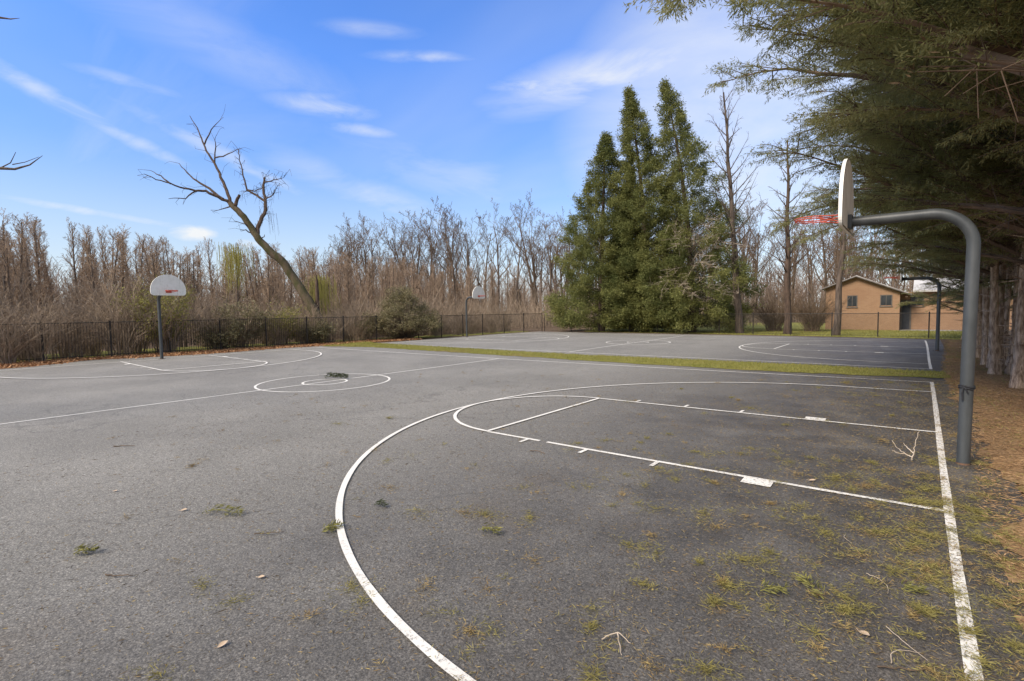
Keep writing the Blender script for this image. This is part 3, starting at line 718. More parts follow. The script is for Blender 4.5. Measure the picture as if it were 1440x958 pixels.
# far wood: one mass nobody could count
b = MB(); A = []
for i in range(1500):
    a = R(rng.uniform(-8, 96)); dist = rng.uniform(80, 130); x = -.3 - math.sin(a)*dist; y = -8.4 + math.cos(a)*dist
    h = rng.uniform(4.5, 9.); l = rng.normal(0, .06, 2); A.append([x, y, 0, x + l[0]*h, y + l[1]*h, h, rng.uniform(.06, .16), .02])
    for k in range(14):
        t = rng.uniform(.15, 1); th = rng.random()*6.28; q_ = np.array([x + l[0]*h*t, y + l[1]*h*t, h*t]); L = rng.uniform(.8, 2.8)
        e = q_ + np.array([math.cos(th)*.6, math.sin(th)*.6, .8])*L; A.append([*q_, *e, .035, .014])
        for m_ in range(2):
            q2 = q_ + (e - q_)*rng.uniform(.3, .9); e2 = q2 + rng.normal(0, .45, 3) + [0, 0, .5]; A.append([*q2, *e2, .02, .01])
b.segs(A, 3); tag(b.build('far_woods', M['far_twig']), 'hazy brown bare woods along the horizon', 'woods', kind='stuff')
# low twiggy undergrowth in front of and inside the wood
b = MB(); A = []
for i in range(11000):
    a = R(rng.uniform(-6, 95)); dist = rng.uniform(44, 88); x = -.3 - math.sin(a)*dist; y = -8.4 + math.cos(a)*dist
    if x > -14 and y < 62: continue
    if x > -33.5 and y < 40: continue
    h = rng.uniform(1., 3.4) + 1.4*(rng.random() < .3); th = rng.random()*6.28; l = rng.uniform(.1, .5); p0 = np.array([x, y, 0.]); p1 = p0 + [math.cos(th)*l*h*.4, math.sin(th)*l*h*.4, h*.6]; p2 = p1 + [math.cos(th)*l*h*.7, math.sin(th)*l*h*.7, h*.4]
    A.append([*p0, *p1, .025, .018]); A.append([*p1, *p2, .018, .01])
    for k in range(5):
        t = rng.random(); q_ = p0*(1-t) + p2*t; A.append([*q_, *(q_ + rng.normal(0, .4, 3) + [0, 0, .4]), .013, .007])
b.segs(A, 3); tag(b.build('undergrowth', M['brush']), 'tangled brown undergrowth filling the floor of the bare wood', 'undergrowth', kind='stuff')

# ------------------------------------------------------------------ brush and bushes
def brush_shrub(h, w, n, mat, name, label, cat, group, r0=.016, leafmat=None, nl=0, part='stems'):
    t = thing(name, label, cat, (0, 0, 0), 0, group); A = []; tips = []
    for i in range(n):
        th = rng.random()*6.28; sp = rng.random()**.6; hh = h*rng.uniform(.55, 1.05)*(1 - .25*sp*sp); p = np.array([math.cos(th), math.sin(th), 0])*rng.random()*.25*w*.5
        k = 6; pts = [p]
        for j in range(1, k+1):
            u = j/k; pts.append(p + np.array([math.cos(th)*w*.5*sp*u**1.5, math.sin(th)*w*.5*sp*u**1.5, hh*(u - .12*sp*u*u*u)]) + rng.normal(0, .05, 3)*[1, 1, .3])
        for j in range(k): A.append([*pts[j], *pts[j+1], r0*(1 - j/k*.7), r0*(1 - (j+1)/k*.7)])
        for m_ in range(9):
            j = int(rng.integers(1, k)); q_ = pts[j] + (pts[j+1] - pts[j])*rng.random(); d = (pts[j+1] - pts[j]); d /= np.linalg.norm(d)
            e = q_ + (vrot(d, rng.uniform(.3, .8), rng.random()*6.28) + [0, 0, .2])*rng.uniform(.25, .75)*h*.25; A.append([*q_, *e, r0*.45, r0*.25]); tips.append(e)
            e2 = q_ + (e - q_)*.6; A.append([*e2, *(e2 + rng.normal(0, .12, 3)*h*.3 + [0, 0, .1]), r0*.3, r0*.2])
    b = MB(); b.segs(A, 3); b.build(part, mat, t)
    if nl:
        tips = np.array(tips); i = rng.integers(len(tips), size=nl); P = tips[i] + rng.normal(0, .16, (nl, 3))
        c = MB(); c.blades(P, rng.normal(size=(nl, 3)) + [0, 0, .2], rng.uniform(.07, .16, nl), rng.uniform(.04, .08, nl)); c.build('foliage', leafmat, t)
    return t
SL = 'tangled brown bare shrub growing against the picket fence'; SG = 'bare shrubs along the picket fence'
sh = [brush_shrub(3.2, 3.6, 46, M['brush'], 'bare_shrub', SL, 'shrub', SG) for _ in range(4)]
spots = []
for i in range(64):
    y = -10 + 40*i/63 + rng.normal(0, .3); x = (-32.1 if i % 3 == 0 else -33.6 if i % 3 == 1 else -35.5) + rng.normal(0, .4) + fx(min(y, 16))*.8
    if 14 < y < 19: x -= 1.5
    s = rng.uniform(.75, 1.25)*(1.15 if y < 2 else .9)
    spots.append(((x, y, -.03), rng.random()*6.28, float(s), int(rng.integers(4))))
place_all(sh, spots)
o = brush_shrub(2.6, 2.6, 42, M['brush'], 'bare_shrub', 'brown multi stemmed bush bursting through the fence at the left edge', 'shrub', None, .02); o.location = (-30.9, -4.9, 0)
o = brush_shrub(2.2, 2.2, 28, M['brush'], 'bare_shrub', 'brown vase shaped bush behind the fence left of the left hoop', 'shrub', None, .02); o.location = (-32.0, -2.35, 0)
for (x, y, h, w, lab, mt, nl) in [(-32.2, 1.2, 3.7, 3.4, 'yellow green leafy shrub just behind the left hoop board', 'leaf_yellow', 6500), (-32.1, 5.6, 3.2, 3.6, 'shrub with sparse pale leaves right of the left hoop', 'leaf_bush', 5500), (-32.2, 8.2, 2.7, 2.6, 'shrub with yellowish leaves below the leaning tree', 'leaf_yellow', 4000), (-31.4, 9.6, 1.5, 2.2, 'low leafy green shrub pushing through the picket fence', 'leaf_bush', 4500), (-31.9, 4.2, 1.5, 2.4, 'low green undergrowth bush behind the fence pickets', 'leaf_bush', 4000)]:
    o = brush_shrub(h, w, 26, M['brush'], 'leafy_shrub', lab, 'shrub', None, .014, M[mt], nl); o.location = (x, y, -.02)
# rounded evergreen bush at the end of the picket fence
t = thing('evergreen_bush', 'large rounded evergreen bush at the end of the picket fence', 'bush', (-30.75, 16.9, 0))
A = []; P = []
lobes = [(0, 0, 1.5, 1.9, 2.2), (.6, -1.5, 1.1, 1.5, 1.6), (-.4, 1.6, 1.2, 1.6, 1.7), (-.6, -.2, 2.6, 1.2, 1.5), (1.0, .9, .8, 1.2, 1.1), (-.3, -2.5, .8, 1.2, 1.2)]
for i in range(330):
    lx, ly, lz, lr, lh = lobes[int(rng.integers(len(lobes)))]
    th = rng.random()*6.28; ph = math.acos(rng.uniform(-.35, 1)); rr = rng.uniform(.55, 1.12) + .25*(rng.random() < .12)
    e = np.array([lx + math.cos(th)*math.sin(ph)*lr*rr, ly + math.sin(th)*math.sin(ph)*lr*rr, max(.12, lz + math.cos(ph)*lh*rr*.8)])
    m_ = e*np.array([.45, .45, .55]) + rng.normal(0, .12, 3); A += [[0, 0, 0, *m_, .035, .022], [*m_, *e, .022, .007]]
    for _ in range(3): A.append([*e, *(e + rng.normal(0, .28, 3) + [0, 0, .12]), .007, .004])
    if rng.random() < .9: k = int(rng.uniform(60, 170)); P.append(e + rng.normal(0, .2, (k, 3))*[1, 1, .7])
P = np.concatenate(P); P = P[P[:, 2] > .05]
b = MB(); b.segs(A, 4); b.build('stems', M['brush'], t)
b = MB(); b.blades(P, rng.normal(size=P.shape) + [0, 0, -.1], rng.uniform(.07, .15, len(P)), rng.uniform(.03, .06, len(P))); b.build('foliage', M['leaf_bush'], t)
for x, y, h, lab in [(-9.9, 38.6, 3.7, 'round bare bush on the lawn between the two thin trunks'), (-7.1, 38.6, 3.6, 'round bare bush on the lawn just left of the brick wall')]:
    o = brush_shrub(h, 4.6, 150, M['twig'], 'round_bush', lab, 'bush', None, .016); o.location = (x, y, -.02)
o = brush_shrub(3.4, 4.0, 90, M['twig'], 'round_bush', 'bare bush partly hidden behind the right conifer', 'bush', None, .016); o.location = (-13.2, 39.5, -.02)

# ------------------------------------------------------------------ leaning broken tree
LT = {
 'trunk':[(-33.0,11.5,-.1),(-33.13,11.41,0.63),(-33.43,11.23,1.44),(-33.74,11.05,2.34),(-34.3,10.68,3.35),(-34.98,10.24,4.72),(-35.34,9.77,5.71),(-35.8,9.19,6.34),(-36.23,8.76,7.0),(-36.54,8.44,7.66),(-36.97,8.05,8.73),(-37.41,7.62,9.36),(-37.66,7.44,9.7)],
 'up':[(-37.66,7.44,9.7),(-38.08,7.42,10.56),(-38.58,7.36,11.53),(-39.32,7.23,12.62),(-40.14,7.03,13.62),(-40.64,6.96,14.55),(-41.14,6.88,15.38),(-41.79,6.69,16.33)],
 'up1':[(-39.32,7.23,12.62),(-39.11,7.23,13.7),(-38.91,7.18,14.3)], 'up2':[(-39.22,7.21,12.98),(-38.1,7.6,13.09),(-36.92,8.05,13.37)], 'up3':[(-40.36,7.03,14.11),(-39.68,7.25,15.0),(-38.89,7.55,15.58)],
 'left':[(-37.66,7.44,9.61),(-37.98,6.82,10.04),(-38.31,6.2,10.38),(-38.54,5.63,10.32),(-38.76,5.07,10.43),(-39.05,4.35,10.64),(-39.43,3.67,10.88),(-39.7,3.09,11.14)],
 'left1':[(-37.84,7.06,9.91),(-38.83,6.58,10.7),(-39.71,6.18,11.26),(-40.58,5.91,11.91),(-41.38,5.71,12.68)], 'left2':[(-38.54,5.63,10.3),(-38.75,5.04,9.79),(-39.02,4.17,9.64)], 'left3':[(-39.05,4.35,10.64),(-39.61,3.94,11.19),(-40.33,3.65,11.59)],
 'stub':[(-37.46,7.58,9.36),(-37.2,7.68,9.72),(-36.95,7.79,10.19)],
 'right':[(-36.44,8.63,7.42),(-36.59,8.82,8.2),(-36.6,9.27,9.09),(-36.75,9.47,9.95),(-37.1,9.51,10.84),(-37.17,9.66,11.73)],
 'right1':[(-36.75,9.47,9.95),(-37.6,9.22,10.47),(-38.45,8.96,10.96),(-38.88,8.95,12.04),(-39.32,8.94,13.23),(-39.53,8.97,14.04)],
 'right2':[(-37.1,9.56,11.35),(-36.4,9.87,11.46),(-35.61,10.25,11.58)], 'right3':[(-36.76,9.48,10.14),(-35.97,9.61,10.29),(-35.55,9.74,10.88)], 'right4':[(-38.45,8.96,10.96),(-37.8,9.21,10.8),(-37.17,9.47,11.0)],
 's1':[(-36.54,8.45,7.81),(-36.75,7.93,8.21),(-36.96,7.38,8.36)], 's2':[(-36.59,8.39,7.57),(-36.76,8.02,7.78),(-36.93,7.75,7.78)], 's3':[(-36.24,8.77,7.13),(-35.95,8.9,7.5)], 's4':[(-37.56,7.5,9.46),(-37.77,7.07,9.28),(-37.96,6.64,9.1)]}
RAD = {'trunk': (.38, .17), 'up': (.12, .02), 'left': (.11, .02), 'left1': (.1, .02), 'right': (.16, .07), 'right1': (.09, .02), 'stub': (.14, .09)}
bx, by = -33.0, 11.5
t = thing('leaning_tree', 'tall broken bare tree leaning far left over the picket fence', 'tree', (bx, by, 0))
tr = MB(); cr = MB(); tw = []
def refine(P):
    P = np.array(P); n = len(P); tt = np.linspace(0, n-1, (n-1)*3 + 1); i = np.minimum(tt.astype(int), n-2); f_ = (tt - i)[:, None]
    Q = P[i]*(1-f_) + P[i+1]*f_; Q[1:-1] += rng.normal(0, .025, (len(Q)-2, 3)); return Q - [bx, by, 0]
for k, P in LT.items():
    r0, r1 = RAD.get(k, (.055, .015)); Q = refine(P)
    (tr if k == 'trunk' else cr).tube(Q, np.linspace(r0, r1, len(Q)), 10 if k == 'trunk' else 7)
    if k in ('trunk', 'stub', 's3'): continue
    for j in range(2, len(Q)):
        m_ = 3 if k.startswith('right') else 1
        for _ in range(m_):
            if rng.random() < (.85 if m_ == 3 else .45):
                d = Q[j] - Q[j-1]; d /= np.linalg.norm(d) + 1e-6; e = Q[j] + vrot(d, rng.uniform(.4, 1.1), rng.random()*6.28)*rng.uniform(.25, .8); tw.append([*Q[j], *e, .016, .008])
                e2 = e + rng.normal(0, .25, 3) + ([0, 0, -.3] if m_ == 3 else [0, 0, .1]); tw.append([*e, *e2, .009, .005])
for i in range(14):
    q_ = np.array([-36.2 - rng.random(), 9.5 + rng.random()*.6, 9.6 - rng.random()]) - [bx, by, 0]; tw.append([*q_, *(q_ + [rng.normal(0, .1), .1, -rng.uniform(.5, 1.6)]), .006, .004])
tr.build('trunk', M['moss_bark'], t, True); cr.segs(tw, 3); cr.build('crown', M['bark_dark'], t)
b = MB(); b.tube([(0, 0, -.1), (-.05, .02, 2), (-.1, .05, 3.5), (-.15, .08, 4.4)], [.22, .16, .13, .1], 8); b.tube([(-.15, .08, 4.35), (-.22, .06, 4.9)], [.09, .01], 6)
o = tag(b.build('dead_snag', M['bark_dark'], smooth=True), 'short dead upright snag just right of the leaning trunk', 'dead tree'); o.location = (-33.75, 11.4, 0)
def willow(label, x, y, zt, h, w):
    t = thing('willow_sapling', label, 'sapling', (x, y, 0)); b = MB(); b.tube([(0, 0, -.1), (.1, 0, zt*.5), (0, .1, zt)], [.07, .05, .02], 6); b.build('trunk', M['bark'], t)
    A = []
    for i in range(170):
        p = np.array([rng.normal(0, w*.3), rng.normal(0, w*.3), zt - abs(rng.normal(0, h*.2))]); A.append([0, 0, zt*.8, *p, .012, .008]) if i % 6 == 0 else None
        d = rng.normal(0, .18, 2); q_ = p + [d[0], d[1], -h*rng.uniform(.3, .7)]; A.append([*p, *q_, .012, .008])
    b = MB(); b.segs(A, 3); b.build('crown', M['willow'], t)
willow('yellow weeping willow twigs left of the leaning trunk', -42.3, 9.6, 7.6, 4., 1.8)
willow('yellow weeping willow twigs at the foot of the leaning trunk', -35.0, 12.4, 4.9, 3.6, 1.7)
# tree beside the camera at left: only branch tips reach the picture
t = thing('bare_tree', 'bare branch tips of a tree reaching in at the left edge', 'tree', (-17, -12.5, 0))
o_ = np.array([-17, -12.5, 0]); b = MB(); b.tube([(0, 0, -.1), (.1, .1, 3), (.1, .2, 7), (0, .3, 12)], [.3, .25, .17, .04], 10); b.build('trunk', M['bark'], t, True)
b = MB()
for P, r0, r1 in [([(-16.9, -12.3, 3.6), (-15, -9.6, 4.3), (-13.41, -7.13, 4.8), (-13.02, -6.83, 4.65), (-12.82, -6.67, 4.63), (-12.61, -6.5, 4.7), (-12.44, -6.35, 4.86)], .05, .004), ([(-13.02, -6.83, 4.65), (-12.87, -6.71, 4.74), (-12.81, -6.64, 4.93)], .012, .004), ([(-12.84, -6.69, 4.71), (-12.68, -6.55, 4.75), (-12.49, -6.39, 4.84)], .009, .003),
                  ([(-16.9, -12.3, 6.5), (-15, -9, 7.1), (-13.48, -6.99, 7.37), (-13.09, -6.68, 7.3), (-12.94, -6.57, 7.27), (-12.81, -6.47, 7.28)], .04, .003), ([(-17, -12.2, 9), (-19, -10, 11), (-20, -9, 13)], .06, .01), ([(-16.9, -12.2, 8), (-15.6, -13.6, 10), (-14.5, -14.5, 12)], .06, .01)]:
    b.tube(np.array(P) - o_, np.linspace(r0, r1, len(P)), 6)
b.build('crown', M['bark'], t)

# ------------------------------------------------------------------ bare trees by the far court
def upswept(label, x, y, H, r, lean, base, z0, ang, Lb, n, mat, tips=2):
    t = thing('bare_tree', label, 'tree', (x, y, -.03)); b = MB()
    k = 12; P = [np.array([lean[0]*z + .05*math.sin(z*1.3), lean[1]*z, z]) for z in np.linspace(-.1, H, k)]
    b.tube(P, [r*(1.25 if i == 0 else 1)*(1 - .85*(i/(k-1))**1.1) + .01 for i in range(k)], 12); b.build('trunk', mat, t, True)
    A = []; az = 0
    for i in range(n):
        z = z0 + (H*.97 - z0)*(i + rng.random()*.5)/n; az += 2.4 + rng.normal(0, .3); tt = z/H; L = Lb*(1.15 - .75*tt)*rng.uniform(.6, 1.15)
        p = np.array([lean[0]*z + .05*math.sin(z*1.3), lean[1]*z, z]); a = ang*rng.uniform(.85, 1.15)*(1.1 - .35*tt); d = np.array([math.cos(az)*math.sin(a), math.sin(az)*math.sin(a), math.cos(a)])
        rr = r*.26*(1.1 - tt*.6); m_ = 6; q_ = p
        for j in range(m_):
            d = d + rng.normal(0, .05, 3) + [0, 0, .05]; d /= np.linalg.norm(d); e = q_ + d*L/m_; A.append([*q_, *e, rr*(1 - j/m_*.85), max(.006, rr*(1 - (j+1)/m_*.85))])
            for _ in range(tips):
                if rng.random() < .6:
                    c = vrot(d, rng.uniform(.4, .8), rng.random()*6.28); l = rng.uniform(.2, .5)*L*.5; e1 = e + c*l; A.append([*e, *e1, rr*.25, .006]); A.append([*(e + c*l*.5), *(e + c*l*.5 + vrot(c, .6, rng.random()*6.28)*l*.6), .008, .005])
            q_ = e
    b = MB(); b.segs(A, 4); b.build('crown', mat, t); return t
upswept('tall straight bare tree with upswept branches right of the conifers', -11.2, 33.4, 18.6, .27, (-.075, .01), 0, 4.5, .85, 4.2, 46, M['bark'])
upswept('slim bare tree beside the round bushes, its trunk dark brown', -7.9, 33.4, 14, .24, (-.015, .01), 0, 4, 1.0, 3.4, 30, M['bark_dark'])
upswept('lichen spotted trunk leaning right in front of the brick wall', -4.8, 32.6, 11, .22, (.045, .02), 0, 5.5, 1.0, 2.4, 14, M['bark'])

# ------------------------------------------------------------------ conifers behind the far court
def conifer(label, x, y, H, Rb, lean, group, nb=240, dead=0, seed=1, gap=.0):
    t = thing('conifer_tree', label, 'tree', (x, y, -.03), 0, group)
    def axis(z): return np.array([lean[0]*z*z/H, lean[1]*z*z/H, z])
    b = MB(); b.tube([axis(z) for z in np.linspace(-.1, H*.97, 10)], np.linspace(.34, .03, 10), 10); b.build('trunk', M['bark_dark'], t, True)
    A = []; P = []; Dn = []; Ls = []
    for i in range(nb):
        u = (i + rng.random())/nb; z = .5 + (H - .6)*u**1.15; f_ = z/H
        rad = Rb*(1 - f_)**.96*(1. if f_ > .12 else .86 + f_)*rng.uniform(.55, 1.25) + .06
        az = i*2.39996 + rng.normal(0, .2); d = np.array([math.cos(az), math.sin(az), 0]); rise = .28 + .7*f_
        p = axis(z); pts = [p + d*rad*s + np.array([0, 0, rad*rise*(s - .0) - rad*.3*s*s*(1 - f_)]) for s in (0, .35, .7, 1)]
        for j in range(3): A.append([*pts[j], *pts[j+1], .03*(1 - j*.3)*(1.2 - f_), .03*(.7 - j*.3 + .12)*(1.2 - f_)])
        k = int(7 + 30*rad/Rb)
        for _ in range(k): # foliage clumps on the outer part of the bough
            s = 1 - abs(rng.normal(0, .26));
            if s < .2: continue
            c = p + (pts[3] - p)*s + rng.normal(0, .07 + .26*(1-f_), 3)*[1, 1, .7]
            if rng.random() < gap + .25*f_: continue
            m_ = 34; P.append(c + rng.normal(0, .16, (m_, 3))); dd = d*.7 + np.array([0, 0, .15]) + rng.normal(0, .55, (m_, 3)); Dn.append(dd); Ls.append(rng.uniform(.1, .25, m_))
    P = np.concatenate(P); Dn = np.concatenate(Dn); Ls = np.concatenate(Ls); k = P[:, 2] > .1; P, Dn, Ls = P[k], Dn[k], Ls[k]
    b = MB(); b.segs(A, 4); b.build('boughs', M['bark_dark'], t)
    b = MB(); b.blades(P, Dn, Ls, Ls*.3); b.build('crown', M['foliage_fir'], t)
    if dead:
        A = []
        for i in range(dead):
            z = rng.uniform(2.5, 8.5); az = rng.uniform(-1.9, .2); d = np.array([math.cos(az), math.sin(az), 0]); rad = Rb*(1 - z/H)**.8*rng.uniform(.9, 1.2); q_ = axis(z); 
            for j in range(5):
                e = axis(z) + d*rad*(j+1)/5 + np.array([0, 0, .25*math.sin(j*.9) + rad*.1*(j+1)/5]) + rng.normal(0, .06, 3); A.append([*q_, *e, .03 - j*.005, .025 - j*.004])
                for _ in range(3): A.append([*e, *(e + (d*.5 + rng.normal(0, .5, 3))*.7), .012, .006])
                q_ = e
        b = MB(); b.segs(A, 4); b.build('dead_boughs', M['dead_twig'], t)
CG = 'tall conifers behind the far court'
conifer('leftmost and shortest tall conifer behind the far court', -23.3, 33.6, 17.6, 5.2, (.03, 0), CG, 230)
conifer('second dark conifer behind the half court line of the far court', -20.6, 34.4, 14.5, 2.6, (-.02, 0), None, 120)
conifer('dense narrow conifer in the middle of the group, tip curved', -19.0, 34.2, 21.2, 4.8, (-.09, .0), CG, 260, gap=.08)
conifer('tallest conifer on the right of the group with pale dead boughs', -15.2, 34.4, 21.0, 5.2, (-.12, 0), CG, 260, 60, gap=.22)

# ------------------------------------------------------------------ cypress row on the right
rng = np.random.default_rng(23)
YL = 'tall overhanging cypress in the row beside the needle bed on the right'; YG = 'cypress row along the right side'
def cypress(nst, sd, z0=3.0, droop=0.):
    t = thing('cypress_tree', YL, 'tree', (0, 0, 0), 0, YG); H = 14.
    b = MB(); tops = []
    for s in range(nst):
        az = s*6.28/nst + rng.normal(0, .4); off = .0 if nst == 1 else .3; l = rng.uniform(.015, .075); r = rng.uniform(.085, .135); ph = rng.random()*6
        zz = np.r_[-.1, .12, .35, .6, .9, 1.25, 1.6, 2.0, 2.4, 2.9, 3.5, 4.2, 5, 6, 7.5, 9, 11, H*rng.uniform(.85, 1)]; bow = rng.normal(0, .09, 2)
        P = [(math.cos(az)*(off + l*z) + bow[0]*math.sin(z*.55 + ph), math.sin(az)*(off + l*z) + bow[1]*math.cos(z*.5 + ph), z) for z in zz]
        rr = [r*(1 + .75*math.exp(-max(z, 0)/.28))*(1 - .9*max(z, 0)/H)*rng.uniform(.9, 1.13) + .01 for z in zz]
        n0 = b.n; b.tube(P, rr, 13); V = b.V[-3]; V[:, :2] += rng.normal(0, .012, (len(V), 2)); tops.append(np.array(P))
        for k in range(16): # broken stubs and dead twigs on the lower trunk
            z = rng.uniform(.5, 4.2); i = np.searchsorted(zz, z); q_ = np.array(P[i-1]) + (np.array(P[i]) - P[i-1])*.5; a = rng.random()*6.28; e = q_ + np.array([math.cos(a), math.sin(a), rng.uniform(-.1, .4)])*rng.uniform(.25, .5 + .3*(k % 3 == 0)); b.tube([q_, e], [.022, .008], 5)
    b.build('trunk', M['cyp_bark'], t, True)
    A = []; P = []; D = []; U = []; P2 = []; D2 = []; nb = 64; own = []
    for i in range(nb):
        z = z0 + (H - .5 - z0)*((i + rng.random())/nb)**1.0; f_ = z/H; az = i*2.39996 + rng.normal(0, .25)
        own.append(len(A))
        L = (5.0 if f_ < .6 else 5.0*(1 - (f_ - .6)/.45)**.75)*rng.uniform(.74, 1.1) + .3
        T = tops[i % nst]; k = min(len(T) - 1, np.searchsorted(T[:, 2], z)); p = T[k].copy(); p[2] = min(z, T[-1, 2])
        d = np.array([math.cos(az), math.sin(az), (.42 - droop*(1 - f_)**2)*rng.uniform(.6, 1.35)]); d /= np.linalg.norm(d)
        m_ = 9; pts = [p]; dd = d.copy()
        for j in range(m_):
            dd = dd + rng.normal(0, .07, 3) + [0, 0, .03 if j < 5 else -.055]; dd /= np.linalg.norm(dd); pts.append(pts[-1] + dd*L/m_)
        r0 = .012*L + .012
        for j in range(m_): A.append([*pts[j], *pts[j+1], r0*(1 - .9*j/m_), r0*(1 - .9*(j+1)/m_)])
        for j in range(1, m_+1):
            fr = j/m_; base = pts[j]; ax = pts[j] - pts[j-1]; ax /= np.linalg.norm(ax)
            for s in range(6 if fr > .3 else 3):
                side = np.cross(ax, [0, 0, 1.]); side /= np.linalg.norm(side)+1e-6; sg = 1 if s % 2 else -1
                bd = ax*rng.uniform(.35, 1.) + side*sg*rng.uniform(.35, 1.) + [0, 0, rng.normal(.0, .22)]; bd /= np.linalg.norm(bd); bl_ = rng.uniform(.45, 1.15)*(1.25 - .55*fr)*L/4.5
                q_ = base + (pts[j-1] - base)*rng.random(); c1 = q_ + bd*bl_*.55; c2 = c1 + (bd + [0, 0, -.12])*bl_*.45
                A += [[*q_, *c1, .011, .008], [*c1, *c2, .008, .004]]
                if fr < .3 and rng.random() < .8: # bare inner twigs
                    for _ in range(4): A.append([*c1, *(c1 + rng.normal(0, .22, 3)), .005, .003])
                    if rng.random() < .5:
                        n_ = 12; P2.append(c2 + rng.normal(0, .09, (n_, 3))); D2.append(np.tile(bd, (n_, 1)) + rng.normal(0, .5, (n_, 3)))
                    continue
                sp = np.cross(bd, [0, 0, 1.]); sp /= np.linalg.norm(sp)+1e-6
                nf = int(7 + 7*bl_) # side fronds of one flat spray, each a row of short leaf shoots
                for k in range(nf):
                    u = (k + rng.random())/nf; sgn = 1 if k % 2 else -1; fo = q_ + (c2 - q_)*(.15 + .9*u)
                    fd = bd*rng.uniform(.5, .9) + sp*sgn*rng.uniform(.5, 1.) + np.array([0, 0, rng.normal(-.22, .16)]); fd /= np.linalg.norm(fd); fl = rng.uniform(.16, .36)*(1.1 - .5*u)
                    m2 = 15; v = rng.random((m2, 1)); P.append(fo + fd*fl*v + rng.normal(0, .018, (m2, 3))); D.append(fd + rng.normal(0, .5, (m2, 3)) + [0, 0, -.2])
    P = np.concatenate(P); D = np.concatenate(D); n = len(P)
    own.append(len(A))
    for k in range(nst): # the boughs of each stem are one part
        b = MB(); b.segs([r_ for i in range(k, nb, nst) for r_ in A[own[i]:own[i+1]]], 4); b.build('boughs', M['cyp_twig'], t)
    b = MB(); b.blades(P, D, rng.uniform(.05, .11, n), rng.uniform(.01, .019, n), up=np.tile([0, 0, 1.], (n, 1)))
    b.build('crown', M['foliage_cypress'], t)
    P2 = np.concatenate(P2); D2 = np.concatenate(D2); n = len(P2)
    b = MB(); b.blades(P2, D2, rng.uniform(.05, .11, n), rng.uniform(.012, .024, n)); b.build('dead_sprays', M['foliage_dead'], t)
    return t
cy = [cypress(2, 1), cypress(2, 2), cypress(3, 3), cypress(1, 4, 1.7, .26)]
spots = []
for i, (x, y, s, k) in enumerate([(2.2, .4, (1.46, 1.46, 1.3), 0), (2.1, 3.6, (1.12, 1.12, 1.1), 1), (2.4, 1.9, (1.05, 1.05, 1.16), 2), (1.95, 6.0, 1.03, 2), (2.3, 7.2, .9, 1), (2.15, 10.6, .9, 0), (1.85, 12.3, .86, 2), (1.7, 14.4, .88, 1), (1.75, 8.3, .98, 1), (1.9, 9.6, .95, 0), (1.7, 11.4, 1.0, 2), (1.75, 13.2, .97, 1), (2.0, 15.4, 1.0, 0), (1.7, 17.6, .96, 1), (1.9, 20.3, 1.0, 0), (2.0, 23, .95, 1), (2.1, 26.2, .92, 2), (1.7, 30.6, .8, 3), (5.4, 7, 1, 0), (5.0, 10.5, 1, 3), (5.6, 12.5, 1, 1), (5.3, 18, .95, 3), (5.4, 24, 1, 3), (5.5, 30, .9, 3)]):
    spots.append(((x, y, -.02), i*2.17 + .4, s, k))
place_all(cy, spots)

# ------------------------------------------------------------------ world, sun, camera
SUN_EL, SUN_AZ = R(40), R(-164) # azimuth measured from +y towards +x
w = bpy.data.worlds.new('World'); S.world = w; w.use_nodes = True; nt = NT(w.node_tree)
bg = nt.n['Background']; sky = nt.add('ShaderNodeTexSky', sky_type='NISHITA'); sky.sun_disc = False
sky.sun_elevation = SUN_EL; sky.sun_rotation = SUN_AZ; sky.air_density = 1.0; sky.dust_density = .6; sky.ozone_density = 2.5
dirv = nt.add('ShaderNodeTexCoord').outputs['Generated']
sx = nt.add('ShaderNodeSeparateXYZ'); nt.link(dirv, sx.inputs[0]); el = sx.outputs[2]
grade = nt.ramp(nt.math('MAXIMUM', el, 0.), (0., (1.02, 1.08, 1.28)), (.12, (.95, 1.13, 1.36)), (.42, (.8, 1.32, 2.15)), (1., (1., 1.4, 2.1)))
col = nt.mix(1., sky.outputs[0], grade, 'MULTIPLY')
# wispy cloud layer projected on a plane above the place
den = nt.math('MAXIMUM', nt.math('ADD', el, .09), .05)
cu = nt.math('DIVIDE', sx.outputs[0], den); cv = nt.math('DIVIDE', sx.outputs[1], den)
cc = nt.add('ShaderNodeCombineXYZ'); nt.link(cu, cc.inputs[0]); nt.link(cv, cc.inputs[1])
def cloud_noise(sc, rot, stretch, dist, detail=8):
    mp = nt.add('ShaderNodeMapping'); mp.inputs['Rotation'].default_value = (0, 0, rot); mp.inputs['Scale'].default_value = stretch; nt.link(cc.outputs[0], mp.inputs[0])
    return nt.noise(mp.outputs[0], sc, detail, .58, dist)
wisp = nt.smooth(cloud_noise(.55, .6, (.35, 1.5, 1), .6), .48, .85)
veil = nt.smooth(cloud_noise(.3, .9, (.5, 1, 1), .3, 5), .4, .8)
mask = nt.math('MAXIMUM', nt.math('MULTIPLY', wisp, .35), nt.math('MULTIPLY', veil, .3))
